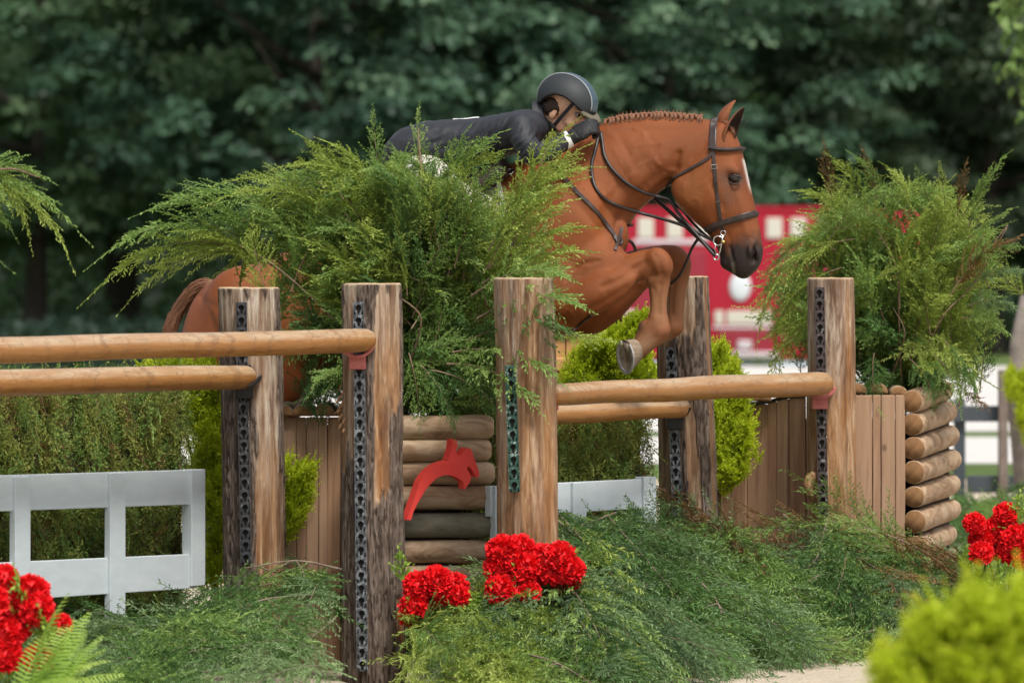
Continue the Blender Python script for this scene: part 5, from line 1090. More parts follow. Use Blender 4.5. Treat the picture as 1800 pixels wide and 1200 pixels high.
fold([[(1192, 270), (1186, 300), (1172, 322), (1150, 340)]], .012, 6, .03)                           # behind the jowl
fold([[(1180, 292), (1140, 322), (1105, 362), (1080, 400)]], .007, 9, .04)                         # neck groove
fold([[(1150, 262), (1110, 300), (1075, 345), (1060, 380)]], .004, 8, .04)
fold([[(1225, 225), (1160, 228), (1100, 232), (1050, 250)]], .004, 7, .04)
fold([[(965, 300), (1000, 340), (1035, 380), (1062, 410)]], .006, 9, .06)                           # front of the shoulder blade
fold([[(1052, 459), (1030, 461), (1010, 474), (996, 492)], [(1042, 462), (1020, 466), (1004, 480)]], .006, 3.2, .08)   # elbow folds
fold([[(1060, 503), (1088, 492), (1110, 476), (1132, 462)]], .0065, 6, .08); fold([[(1134, 496), (1143, 486), (1152, 482)]], .006, 3.5, .08); fold([[(1150, 446), (1160, 462), (1163, 480)]], .003, 4, .08)
fold([[(1030, 545), (1066, 528), (1100, 506)]], .005, 6, .08); fold([[(1075, 470), (1105, 458), (1130, 450)]], .003, 6, .08)
fold([[(1086, 380), (1082, 410), (1072, 440)]], .007, 5, .03)
fold([[(960, 545), (985, 560), (1000, 575)]], .005, 6, .08)
fold([[(1163, 500), (1158, 525), (1158, 552)]], .005, 4, .08); fold([[(1146, 512), (1147, 532), (1146, 556)]], -.004, 3.5, .08); fold([[(1196, 505), (1192, 530), (1190, 556)]], .004, 4, .08)                                        # tendon
fold([[(1252, 322), (1262, 345), (1272, 366)]], .004, 5, .03)                                        # facial crest
fold([[(1300, 345), (1306, 385), (1312, 410)]], -.003, 5, .02)
fold([[(1283, 434), (1287, 452), (1290, 468), (1292, 480)]], .009, 2.6, .0)                          # mouth
fold([[(1328, 435), (1329, 446), (1326, 457)]], .024, 5.5, .010)                                     # nostril
fold([[(1320, 430), (1318, 444), (1320, 458)]], -.004, 4, .012)
fold([[(1256, 410), (1268, 405), (1280, 415), (1286, 430)]], .003, 3, .02)
fold([[(352, 520), (372, 560), (385, 610)]], .004, 5, .08); fold([[(365, 530), (400, 555), (430, 600)]], .003, 5, .08)
# eye socket
fold([[(1286, 313), (1296, 314)]], .010, 7, .03)
# fine wrinkles of the skin on neck and shoulder
Nn = vnormals(hV, hQ, hT); pp = proj(hV)
u = pp[:, 0] * .5 + pp[:, 1] * .86; v = pp[:, 0] * .86 - pp[:, 1] * .5
wr = fbm(np.stack([u / 60, v / 12, lat(hV) * 12], 1), 5, 3) - .5
zone = np.exp(-(((pp[:, 0] - 1120) / 90) ** 2 + ((pp[:, 1] - 290) / 70) ** 2))
hV = hV + Nn * (wr * zone * .012 + (fbm(hV * 14, 9, 3) - .5) * .0035)[:, None]

vn = np.abs(fbm(hV * np.array((9, 9, 9)) + 3, 21, 3) - .5); vz = np.exp(-(((pp[:, 0] - 1110) / 95) ** 2 + ((pp[:, 1] - 300) / 75) ** 2)) + .4 * np.exp(-(((pp[:, 0] - 1235) / 45) ** 2 + ((pp[:, 1] - 350) / 55) ** 2)) + .9 * np.exp(-(((pp[:, 0] - 1000) / 90) ** 2 + ((pp[:, 1] - 500) / 70) ** 2)) + .8 * np.exp(-(((pp[:, 0] - 1150) / 40) ** 2 + ((pp[:, 1] - 540) / 70) ** 2))
hV = hV + vnormals(hV, hQ, hT) * (np.exp(-(vn / .022) ** 2) * np.minimum(vz, 1) * .0032)[:, None]
# coat colours
L = lat(hV); M = hV + HN * ((np.abs(L) - L)[:, None]); p = proj(M)
base = np.array((.205, .050, .0130)); light = np.array((.275, .086, .027)); deep = np.array((.165, .045, .018))
nz = fbm(hV * 5, 3, 4)[:, None]
col = base * (1 - nz) * .75 + light * nz * 1.25
def blend(mask, c, k=1.0):
    global col
    mm = np.clip(mask, 0, 1)[:, None] * k; col = col * (1 - mm) + np.array(c) * mm
def gz(cx, cy, rx, ry, ang=0):
    a = R(ang); x = (p[:, 0] - cx) * math.cos(a) + (p[:, 1] - cy) * math.sin(a); y = -(p[:, 0] - cx) * math.sin(a) + (p[:, 1] - cy) * math.cos(a)
    return np.exp(-((x / rx) ** 2 + (y / ry) ** 2))
sm = lambda x: np.clip(x, 0, 1) ** 2 * (3 - 2 * np.clip(x, 0, 1))
nz2 = fbm(hV * 30, 8, 3) - .5
headm = (p[:, 0] > 1180) & (p[:, 1] < 500)
blend(gz(1140, 300, 70, 50) * .5, (.20, .06, .025))
# muzzle: dark grey skin
mu = sm(((p[:, 1] - 402) + (p[:, 0] - 1310) * .25 + nz2 * 40) / 38) * headm * (p[:, 0] > 1246)
blend(mu, (.018, .018, .021), .98)
blend(gz(1328, 446, 7.5, 14) * headm, (.005, .004, .005), .97)  # nostril hollow painted near-black, its inner shade put into the colour
blend(np.exp(-(poly_dist(p, [(1290, 462), (1291, 479)]) / 2.5) ** 2) * headm, (.30, .28, .2), .5)
# round the eye
blend(gz(1291, 314, 21, 14) * headm * (np.abs(L) > .03), (.045, .032, .030), .9)
blend(gz(1280, 345, 16, 22) * headm * (np.abs(L) > .03), (.13, .070, .05), .6)
blend(gz(1268, 312, 12, 14) * headm, (.13, .075, .06), .5)
blend(gz(1215, 330, 26, 40) * headm, (.285, .112, .038), .5)
# blaze down the middle of the face
blz = np.exp(-(L / .022) ** 4) * sm((p[:, 1] - 276) / 8) * sm((345 - p[:, 1]) / 25) * (p[:, 0] > 1295)
blend(blz, (.66, .63, .60), 1)
# lower legs a little lighter, knees darker
blend(gz(1160, 530, 40, 60) * .8, (.33, .165, .085)); blend(gz(1170, 470, 22, 22) * .7, (.20, .062, .022)); blend(gz(1135, 605, 25, 20), (.36, .21, .125))
blend(gz(1122, 572, 10, 12), (.08, .06, .05), .8)
blend(gz(330, 600, 80, 90), (.27, .092, .036), .6)
blend(gz(1085, 415, 14, 40), (.13, .04, .02), .6)  # shade of the chest fold painted into the coat

def coat_mat():
    m = bpy.data.materials.new('chestnut_coat'); m.use_nodes = True; n = N(m)
    a = n.attr('col'); v = n.coords('Object', (1, 1, 1)); f = n.noise(v, 60, 5, .7); f2 = n.noise(n.coords('Object', (26, 26, 120)), 6, 4, .6)
    c = n.mix(n.math('MULTIPLY', f, .35), a.outputs['Color'], (.5, .5, .5), 'OVERLAY')
    c = n.mix(n.math('MULTIPLY', f2, .75), c, (.60, .50, .42), 'MULTIPLY'); n.l(c, n.b.inputs['Base Color'])
    n.b.inputs['Roughness'].default_value = .40; n.b.inputs['Specular IOR Level'].default_value = .38; n.b.inputs['Specular Tint'].default_value = (1, .8, .62, 1)
    n.b.inputs['Sheen Weight'].default_value = .0; n.b.inputs['Sheen Roughness'].default_value = .4
    n.b.inputs['Sheen Tint'].default_value = (1, .75, .55, 1)
    n.bump(n.math('ADD', f2, n.math('MULTIPLY', f, .5)), .5, .006)
    return m
M_coat = coat_mat()
M_hair = noisy('chestnut_hair', (.135, .055, .028), (.27, .13, .075), 60, .6, .5, .004, (1, 1, 6))
M_eye = mat('horse_eye', (.012, .006, .004), .04, spec=.8)
M_hoof = noisy('hoof_horn', (.17, .125, .085), (.30, .235, .17), 20, .55, .4, .003, (1, 1, 5))
M_sole = noisy('hoof_sole', (.045, .036, .03), (.42, .34, .26), 16, .8, .6, .006)
M_shoe = noisy('pale_metal', (.42, .42, .41), (.22, .21, .20), 40, .55, .1, .001, spec=.5)
M_inner_ear = noisy('inner_ear', (.012, .006, .005), (.045, .020, .013), 30, .8, .3, .003)

horse = thing('horse', hp(760, 600), 'chestnut horse with braided mane leaping over the right-hand rails', 'horse')
horse['label'] = 'chestnut horse with braided mane leaping the wooden rails, forelegs tucked up'
hm = mesh_np('body', hV, hQ, hT, [M_coat], col=col)
attach(obj('body', hm), horse)
h_bvh = BVHTree.FromPolygons([tuple(x) for x in hV], [tuple(q) for q in hQ] + ([tuple(t) for t in hT] if hT is not None else []))

def shot(px, py):
    """first point of the horse seen at a pixel, with its normal"""
    r = Vector(((px - 900) / F, 1.0, -(py - Y0) / F)).normalized()
    loc, nor, _, dist = h_bvh.ray_cast(Vector((0, 0, CZ)), r)
    if loc is None: return None
    if nor.dot(r) > 0: nor = -nor
    return loc, nor

# eyes: ball set in the socket, with lids
for sg in (1, -1):
    e = shot(1291, 313); pe = np.array(e[0]) - np.array(e[1]) * .003
    if sg < 0: pe = pe - HN * 2 * float(lat(pe[None])[0])
    b = MB(); b.blob(pe, (.027, .0215, .0195), 20, 14)
    attach(b.build('eye', M_eye, smooth=True), horse)
    n1 = np.array(e[1]) if sg > 0 else np.array(e[1]) - HN * 2 * np.dot(e[1], HN)
    lid = MB()
    for up, rr in ((1, .0048), (-1, .0042)):
        pts = []
        for t in np.linspace(-1, 1, 11):
            q = pe + HH * (.033 * t) + np.array((0, 0, up * .0185 * (1 - t * t))) + n1 * (.0200 * (1 - .62 * t * t))
            pts.append(q)
        lid.tube(pts, [rr * (1 - .5 * abs(t)) for t in np.linspace(-1, 1, 11)], 8)
    attach(lid.build('eyelid', mat('eyelid_skin', (.035, .022, .018), .5), smooth=True), horse)

# ears: cupped, the near one showing its dark inside
def ear(base, tip, wv, wid, open_dir, dark=1, name='ear'):
    b0 = hp(*base, wv * .8); t0 = hp(*tip, wv)
    V, Q = [], []; nr, ncol = 14, 11; ax = t0 - b0; ln = np.linalg.norm(ax); a = ax / ln
    o = np.array(open_dir, float); o = o - a * np.dot(o, a); o /= np.linalg.norm(o); s = np.cross(a, o)
    for i in range(nr):
        t = i / (nr - 1); wd = wid * (math.sin(math.pi * min(1, .28 + .72 * t ** .9)) ** .75) * (1.0 if t < 1 else 0) + .001
        cen = b0 + a * ln * t + o * (.012 * math.sin(t * 2.6)) * -1
        for j in range(ncol):
            th = (j / (ncol - 1) - .5) * R(250 - 90 * t)
            V.append(cen + s * math.sin(th) * wd - o * math.cos(th) * wd * (.95 - .3 * t))
    for i in range(nr - 1):
        for j in range(ncol - 1):
            k = i * ncol + j; Q.append((k, k + 1, k + ncol + 1, k + ncol))
    m = mesh_np(name, np.array(V), Q, mats=[M_inner_ear, M_coat] if dark else [M_coat, M_inner_ear], col=np.tile((.25, .085, .035), (len(V), 1)))
    ob = attach(obj(name, m), horse)
    so_ = ob.modifiers.new('thick', 'SOLIDIFY'); so_.thickness = .006; so_.offset = 0; so_.material_offset = dark
    sb = ob.modifiers.new('sub', 'SUBSURF'); sb.levels = 1; sb.render_levels = 1
    return ob
ear((1276, 252), (1310, 190), .055, .030, HH * .75 + HN * .55 + np.array((0, 0, -.2)))
ear((1266, 226), (1296, 178), -.04, .031, HH * .9 - HN * .5, 0)

# hooves with shoes
def hoof(cor, sole, toe_dir, r0, r1):
    c0, c1 = np.array(cor), np.array(sole); ax = c1 - c0; ax /= np.linalg.norm(ax)
    td = np.array(toe_dir, float); td = td - ax * np.dot(td, ax); td /= np.linalg.norm(td); sd = np.cross(ax, td)
    b = MB(); rings = []; n = 24
    for t in (0, .1, .5, .9, 1.0):
        rr = r0 + (r1 - r0) * t; cc = c0 + (c1 - c0) * t + td * .012 * t
        V = []
        for j in range(n):
            th = 2 * math.pi * j / n; x = math.cos(th); k = (1.2 if x > 0 else .95)
            V.append(cc + td * (x * rr * k) + sd * (math.sin(th) * rr * (.95 - .2 * t)))
        rings += V
    Fs = []
    for i in range(4):
        for j in range(n):
            j2 = (j + 1) % n; Fs.append((i * n + j, i * n + j2, (i + 1) * n + j2, (i + 1) * n + j))
    Fs.append(tuple(range(n - 1, -1, -1)))
    b.add(rings, Fs, 0)
    cc = c1 + td * .012                                      # sunken sole and frog
    V = []
    for k, dp in ((1.0, 0), (.86, 0), (.80, -.005), (.4, -.006)):
        for j in range(n):
            th = 2 * math.pi * j / n; x = math.cos(th); q = (1.2 if x > 0 else .95)
            V.append(cc + td * (x * r1 * q * k) + sd * (math.sin(th) * r1 * .75 * k) + ax * dp)
    Fs = []
    for i in range(3):
        for j in range(n):
            j2 = (j + 1) % n; Fs.append((i * n + j, i * n + j2, (i + 1) * n + j2, (i + 1) * n + j))
    Fs.append(tuple(3 * n + j for j in range(n)))
    b.add(V, Fs, 1)
    fr = [cc - td * r1 * .8 + sd * r1 * .3 + ax * .002, cc - td * r1 * .8 - sd * r1 * .3 + ax * .002, cc + td * r1 * .45 - ax * .004]
    up = [x - ax * .012 for x in fr]
    b.add(fr + up, [(0, 1, 2), (3, 5, 4), (0, 3, 4, 1), (1, 4, 5, 2), (2, 5, 3, 0)], 1)
    ho = attach(b.build('hoof', [M_hoof, M_sole], smooth=True), horse)
    s = MB(); pts_o, V, Fs = [], [], []
    ts = np.linspace(-R(150), R(150), 25)
    for th in ts:
        x = math.cos(th); q = (1.2 if x > 0 else .95)
        for k, dz in ((1.03, 0), (1.03, .008), (.84, .008), (.84, 0)):
            V.append(cc + td * (x * r1 * q * k) + sd * (math.sin(th) * r1 * .75 * k) + ax * (dz + .001))
    for i in range(len(ts) - 1):
        for j in range(4):
            j2 = (j + 1) % 4; Fs.append((i * 4 + j, i * 4 + j2, i * 4 + 4 + j2, i * 4 + 4 + j))
    Fs.append((0, 3, 2, 1)); Fs.append(tuple((len(ts) - 1) * 4 + j for j in range(4)))
    s.add(V, Fs)
    sh = s.build('horseshoe', M_shoe); sh.parent = ho
    return ho
dn = np.array((0, 0, 1.0))
hoof(hp(1121, 612, .15), hp(1101, 619, .200), -HH * .32 - dn * .95, .043, .068)
hoof(hp(1124, 608, -.15), hp(1106, 616, -.11), -HH * .4 - dn * .9, .040, .052)
for sg in (1, -1):
    dx = 0 if sg > 0 else 22
    hoof(hp(437 + dx, 978, sg * .15), hp(462 + dx, 1004, sg * .15), HH * .7 - dn * .7, .043, .06)

# tail: hair loft with loose strands
tb = MB()
TL = crom([(372, 505, .15), (355, 503, .15), (336, 516, .15), (318, 540, .15), (303, 568, .15), (296, 600, .15), (300, 640, .15), (316, 690, .15), (338, 745, .15)], 6)
tr_ = np.interp(np.linspace(0, 1, len(TL)), [0, .1, .35, .6, .85, 1], [.036, .029, .025, .027, .028, .010])
tp = [hp(q[0], q[1], 0) for q in TL]
tb.tube(tp, tr_, 14)
rg = np.random.default_rng(4)
for i in range(420):
    k = rg.integers(2, len(tp) - 9); ln = rg.integers(5, 9); th = rg.uniform(0, 6.28); pts = []
    for q in range(ln):
        c = tp[k + q]; t = tp[k + q] - tp[k + q - 1]; t = t / np.linalg.norm(t)
        s1 = np.cross(t, HN); s1 /= np.linalg.norm(s1)
        rr = tr_[k + q] * (1 + (.03 + .04 * rg.random()) * q ** .7 * (1 if rg.random() < .9 else 1.8))
        pts.append(c + s1 * math.cos(th) * rr + HN * math.sin(th) * rr)
    tb.tube(pts, [.0022] * (ln - 1) + [.0006], 3, cap=False)
attach(tb.build('tail', M_hair, smooth=True), horse)

# braids along the crest
bb = MB()
bb.blob((.004, -.016, -.006), (.0098, .010, .013), 10, 7, rot=Matrix.Rotation(.5, 3, 'Y')); bb.blob((-.005, -.006, .006), (.0098, .011, .010), 10, 7, rot=Matrix.Rotation(-.5, 3, 'Y'))
bb.blob((.003, .004, .013), (.0092, .011, .0085), 10, 7); bb.blob((-.002, -.016, -.018), (.008, .008, .008), 8, 6)
for q in range(3): bb.tube([(0, 0, .016), (rg.uniform(-.008, .008), rg.uniform(-.01, .01), .026 + rg.uniform(-.004, .005))], [.0012, .0004], 3)
CR = crom([(1066, 212), (1100, 205), (1137, 201), (1180, 203), (1212, 206), (1232, 209)], 12)
seg = np.concatenate([[0], np.cumsum(np.linalg.norm(np.diff(CR, axis=0), axis=1))])
b0 = None
for i in range(24):
    s_ = seg[-1] * i / 23; x = np.interp(s_, seg, CR[:, 0]); y = np.interp(s_, seg, CR[:, 1])
    hit = h_bvh.ray_cast(Vector(hp(x, y - 60, .01)), Vector((0, 0, -1)))
    pos = hit[0] + Vector((0, 0, -.001)) if hit[0] is not None else Vector(hp(x, y, .01))
    if b0 is None: b0 = bb.build('mane_braid', M_hair, smooth=True); o = b0
    else: o = b0.copy(); C.objects.link(o)
    o.rotation_euler = (R(-14), rg.uniform(-.15, .15), rg.uniform(-.4, .4) - PSI); k = rg.uniform(.92, 1.1); o.scale = (k * .74, k, k * 1.05)
    o.location = pos; attach(o, horse)
# forelock
fb = MB()
for q in range(26):
    a = hp(1274 + rg.uniform(-5, 5), 214, rg.uniform(-.02, .02)); c = hp(1290 + rg.uniform(-6, 6), 240 + rg.uniform(-8, 6), rg.uniform(.0, .035))
    fb.tube([a, (a + c) / 2 + np.array((.008, -.008, .008)), c], [.004, .004, .001], 5)
attach(fb.build('forelock', M_hair, smooth=True), horse)
# ================================================================== TACK
def leather_mat(name, a, b):
    m = mat(name, a, .42, spec=.5); n = N(m); v = n.coords(); n.l(n.ramp(n.noise(v, 45, 5, .65), [(.3, a), (.75, b)]), n.b.inputs['Base Color'])
    n.bump(n.noise(v, 260, 3), .25, .002); return m
M_lea = leather_mat('dark_brown_leather', (.022, .014, .012), (.060, .040, .034))
M_lea2 = leather_mat('rubber_rein', (.012, .010, .010), (.034, .026, .024))
M_ste = mat('polished_steel', (.62, .62, .60), .22, 1.0)
M_bra = mat('brass', (.62, .46, .16), .3, 1.0)

def strap(pts, nors, width, thick=.004, off=.001, mi=0, mb=None, raised=False):
    """leather strap of rounded section lying along surface points"""
    mb = mb or MB(); pts = [Vector(p) for p in pts]; k = len(pts); V, Fs = [], []
    prof = [(-.5, 0), (-.5, .7), (-.38, 1), (.38, 1), (.5, .7), (.5, 0)]
    if raised: prof = [(-.5, 0), (-.5, .6), (-.42, .8), (-.3, .8), (-.22, 1.9), (.22, 1.9), (.3, .8), (.42, .8), (.5, .6), (.5, 0)]
    n = len(prof)
    for i in range(k):
        t = (pts[min(i + 1, k - 1)] - pts[max(i - 1, 0)]).normalized(); nn = Vector(nors[i]); nn = (nn - t * nn.dot(t)).normalized(); sd = t.cross(nn)
        for a, b in prof: V.append(pts[i] + sd * (a * width) + nn * (off + b * thick))
    for i in range(k - 1):
        for j in range(n):
            j2 = (j + 1) % n; Fs.append((i * n + j, i * n + j2, (i + 1) * n + j2, (i + 1) * n + j))
    Fs.append(tuple(range(n - 1, -1, -1))); Fs.append(tuple((k - 1) * n + j for j in range(n)))
    mb.add(V, Fs, mi); return mb

def on_horse(px_line, sub=8, mirror=False, smooth=2):
    pts, nors = [], []
    for q in crom(px_line, sub):
        h = shot(q[0], q[1])
        if h: pts.append(np.array(h[0])); nors.append(np.array(h[1]))
    if mirror:
        mp = [p - HN * 2 * float(lat(p[None])[0]) for p in pts][::-1]; mn = [n - HN * 2 * np.dot(n, HN) for n in nors][::-1]
        pts = pts + mp; nors = nors + mn
    pts = np.array(pts); nors = np.array(nors)
    for _ in range(smooth):
        pts[1:-1] = (pts[:-2] + 2 * pts[1:-1] + pts[2:]) / 4; nors[1:-1] = (nors[:-2] + 2 * nors[1:-1] + nors[2:]) / 4
    return pts, nors

def mir(pts): return [np.array(p) - HN * 2 * float(lat(np.array(p)[None])[0]) for p in pts]

def ring(mb, c, r, tr, axis=None, mi=0, n=20):
    ax = Vector(axis if axis is not None else HN).normalized(); u_ = Vector((0, 0, 1)); u_ = (u_ - ax * u_.dot(ax)).normalized(); v_ = ax.cross(u_)
    V, Fs = [], []
    for i in range(n):
        a = 2 * math.pi * i / n; o_ = u_ * math.cos(a) + v_ * math.sin(a)
        for j in range(8):
            b_ = 2 * math.pi * j / 8; V.append(Vector(c) + o_ * (r + tr * math.cos(b_)) + ax * (tr * math.sin(b_)))
    for i in range(n):
        for j in range(8):
            i2, j2 = (i + 1) % n, (j + 1) % 8; Fs.append((i * 8 + j, i * 8 + j2, i2 * 8 + j2, i2 * 8 + j))
    mb.add(V, Fs, mi)
bridle = thing('bridle', hp(1262, 330), 'dark brown leather bridle with steel bit and reins on the horse head', 'bridle')
def tackpart(mb, name, parent=None, m=None, smooth=False):
    return attach(mb.build(name, m or [M_lea], smooth=smooth), parent or bridle)
crown = [(1255, 210.5), (1254, 225), (1253, 245), (1253, 260)]
p_, n_ = on_horse(crown); mb = strap(p_, n_, .031, .006)
pm = mir(p_); nm = [n - HN * 2 * np.dot(n, HN) for n in n_]; strap(pm, nm, .031, .006, mb=mb)
strap([p_[0] + HN * 0, (p_[0] + pm[0]) / 2 + np.array((0, 0, .012)), pm[0]], [n_[0], (0, 0, 1), nm[0]], .031, .006, mb=mb)
tackpart(mb, 'crown_piece')
chk = [(1253, 256), (1255, 285), (1258, 320), (1262, 355), (1267, 390), (1271, 404)]
for mirror in (0, 1):
    p_, n_ = on_horse(chk)
    if mirror: p_ = mir(p_); n_ = [n - HN * 2 * np.dot(n, HN) for n in n_]
    mb = strap(p_, n_, .0155, .0045); ck = tackpart(mb, 'cheek_strap')
    b = MB()
    for f in (.26, .40, .60):
        i = int(f * (len(p_) - 1)); c = np.array(p_[i]) + np.array(n_[i]) * .006; t = np.array(p_[i + 1]) - np.array(p_[i - 1]); t /= np.linalg.norm(t); sd = np.cross(t, n_[i])
        if f < .3:
            b.tube([c + sd * .011 + t * .008, c - sd * .011 + t * .008, c - sd * .011 - t * .008, c + sd * .011 - t * .008, c + sd * .011 + t * .008], .0018, 6, 1)
        else: strap([c - sd * .010, c + sd * .010], [n_[i]] * 2, .008, .003, 0, 0, mb=b)
    bo = b.build('buckle', [M_lea, M_ste]); bo.parent = ck
p_, n_ = on_horse([(1246, 261), (1262, 263), (1280, 263.5), (1296, 262.5), (1305, 261.5)], 8, True, 4); tackpart(strap(p_, n_, .0165, .009, raised=True), 'browband')
p_, n_ = on_horse([(1242, 404), (1252, 399), (1270, 392), (1290, 386), (1310, 380), (1328, 375)], 8, True, 3); tackpart(strap(p_, n_, .027, .006, raised=True), 'noseband')
p_, n_ = on_horse([(1246, 408), (1252, 405), (1260, 400), (1268, 394)], 6); tackpart(strap(p_, n_, .018, .005), 'flash_strap')
p_, n_ = on_horse([(1252, 268), (1246, 277), (1230, 288), (1210, 299), (1190, 311), (1178, 320), (1171, 327)], 8, False, 3)
mb = strap(p_, n_, .0125, .004, .003); tackpart(mb, 'throat_lash')
# the bit: rings, shank and gold boss
bit = MB()
hb_ = shot(1272, 424); W0 = float(lat(np.array(hb_[0])[None])[0]) + .008
for sgn in (1, -1):
    ww = W0 * sgn; b = MB()
    ring(b, hp(1262, 423, ww), .0195, .0034); ring(b, hp(1271, 409.5, ww), .0105, .003); ring(b, hp(1259, 452, ww), .0115, .0034)
    b.tube([hp(1271, 413, ww), hp(1269, 425, ww), hp(1266, 440, ww), hp(1263, 449, ww)], .0036, 8)
    b.blob(hp(1271, 425, ww + .004 * sgn), (.011, .007, .0065), 10, 8, 1)
    b.tube([hp(1258, 430, ww), hp(1256, 438, ww), hp(1259, 446, ww)], .002, 6)
    attach(b.build('bit', [M_ste, M_bra], smooth=True), bridle)

def rein(line, ww, name='rein', r=.0072, m=None, parent=None, flat=.55):
    ln = crom([(*q, ww if len(q) == 2 else q[2]) if len(q) == 2 else q for q in line], 8); mb = MB()
    mb.tube([hp(q[0], q[1], q[2]) for q in ln], r, 8)
    return attach(mb.build(name, [m or M_lea2], smooth=True), parent or bridle)
def sh_w(px, py, lift=.012):
    h = shot(px, py); return (float(lat(np.array(h[0])[None])[0]) + lift) if h else None
def rein_on(line, last_w, name='rein', r=.0072, lift=.010, parent=None, m=None):
    """hangs on the horse where there is horse behind it, else free between"""
    ln = crom(line, 6); ws = [sh_w(q[0], q[1], lift) for q in ln]; idx = [i for i, x in enumerate(ws) if x is not None]
    xs = list(idx) + [len(ln) - 1]; ys = [ws[i] for i in idx] + [last_w]
    if idx and idx[-1] == len(ln) - 1: xs = xs[:-1]; ys = ys[:-1]
    wv = np.interp(np.arange(len(ln)), xs, ys)
    for _ in range(6): wv[1:-1] = np.maximum((wv[:-2] + 2 * wv[1:-1] + wv[2:]) / 4, [x if x is not None else -9 for x in ws[1:-1]])
    mb = MB(); mb.tube([hp(q[0], q[1], x) for q, x in zip(ln, wv)], r, 8)
    return attach(mb.build(name, [m or M_lea2], smooth=True), parent or bridle)
rein_on([(1056, 232), (1059, 250), (1063, 274), (1077, 298), (1102, 322), (1131, 338), (1158, 346), (1178, 353), (1192, 374), (1212, 398), (1236, 426), (1257, 450)], W0)
rein_on([(1052, 240), (1046, 266), (1040, 292), (1044, 322), (1058, 345), (1082, 360), (1125, 374), (1169, 386), (1207, 399), (1240, 416), (1258, 424)], W0)
rein([(1135, 342, -.10), (1150, 349, -.1), (1183, 377, -.085), (1212, 404, -.07), (1238, 428, -.06), (1258, 446, -W0)], -.1, r=.0085, m=M_lea)
rein([(1135, 330, -.10), (1160, 345, -.1), (1195, 366, -.085), (1218, 392, -.07), (1242, 415, -.06), (1258, 424, -W0)], -.1, r=.006)
breast = thing('breastplate', hp(1080, 420), 'dark leather breastplate and martingale strap crossing the horse shoulder', 'breastplate')
p_, n_ = on_horse([(962, 276), (975, 292), (1008, 331), (1043, 366), (1070, 400), (1084, 422)], 8, False, 3); attach(strap(p_, n_, .017, .005, .002).build('neck_strap', [M_lea]), breast)
p_, n_ = on_horse([(1093, 400), (1089, 416), (1085, 428), (1081, 440)], 6, False, 2); attach(strap(p_, n_, .013, .005, .002).build('chest_strap', [M_lea]), breast)
rein([(1083, 424, .06), (1092, 422, .06), (1102, 421, .05), (1112, 428, .0), (1118, 441, -.03), (1124, 452, -.05)], .05, 'martingale_fork', .0068, M_lea, breast)
rein([(1226, 421, -.03), (1216, 437, -.06), (1207, 460, -.07), (1196, 482, -.08), (1184, 495, -.09), (1176, 499, -.1)], -.05, 'martingale_fork', .006, M_lea2, breast)
rein([(1100, 394, .0), (1106, 396, .03), (1113, 395, .03)], .02, 'strap_end', .006, M_lea, breast)
b = MB(); h_ = shot(1087, 424); ring(b, np.array(h_[0]) + np.array(h_[1]) * .006, .015, .0055, h_[1]); attach(b.build('ring', M_lea, smooth=True), breast)
p_, n_ = on_horse([(1040, 552), (1022, 566), (1004, 582), (988, 594)], 6, False, 2); attach(strap(p_, n_, .012, .006, .002).build('girth_strap', [M_lea]), breast)

# ================================================================== SADDLE
def flap(name, outline, ww, thick, m, parent, bev=.004):
    b = MB(); k = len(outline); V = []
    for q in outline:
        h = shot(*q); base_w = float(lat(np.array(h[0])[None])[0]) if h else .25
        V.append(hp(q[0], q[1], base_w + ww))
    V2 = [v + HN * thick for v in V]
    b.add(V + V2, [tuple(range(k - 1, -1, -1)), tuple(k + i for i in range(k))] + [(i, (i + 1) % k, k + (i + 1) % k, k + i) for i in range(k)])
    return attach(b.build(name, m, bevel=bev), parent)
M_navy = noisy('navy_cloth', (.011, .013, .018), (.021, .024, .032), 180, .62, .35, .002, spec=.4, sheen=.05)
M_pad = noisy('white_quilt', (.66, .68, .70), (.78, .78, .78), 60, .85, .4, .004)
M_bree = noisy('cream_breeches', (.44, .42, .36), (.54, .51, .45), 70, .85, .25, .002)
saddle = thing('saddle', hp(800, 330), 'dark leather saddle on a white pad beneath the crouching rider', 'saddle')
flap('saddle_pad', [(740, 352), (760, 420), (775, 500), (850, 515), (905, 480), (900, 400), (880, 318)], .004, .010, M_pad, saddle)
flap('saddle_flap', [(765, 352), (775, 420), (790, 480), (845, 490), (884, 450), (886, 390), (872, 318)], .016, .010, M_lea, saddle)
sb_ = MB(); st = crom([(700, 352), (730, 350), (780, 340), (830, 322), (868, 296), (890, 284)], 5)
for ww in np.linspace(-.14, .14, 7):
    sb_.tube([hp(q[0], q[1] - 2 + 900 * ww * ww * .9, ww) for q in st], .036, 10)
v_, q_, t_ = remeshed(sb_, .012, 5); attach(obj('seat', mesh_np('seat', v_, q_, t_, [M_lea])), saddle)
bk = MB(); hk = shot(897, 306); ring(bk, np.array(hk[0]) + np.array(hk[1]) * .012, .016, .004, hk[1]); strap(*on_horse([(880, 318), (892, 309), (905, 300)], 4), .02, .006, mb=bk, mi=1)
attach(bk.build('dee_ring', [M_ste, M_lea], smooth=True), saddle)

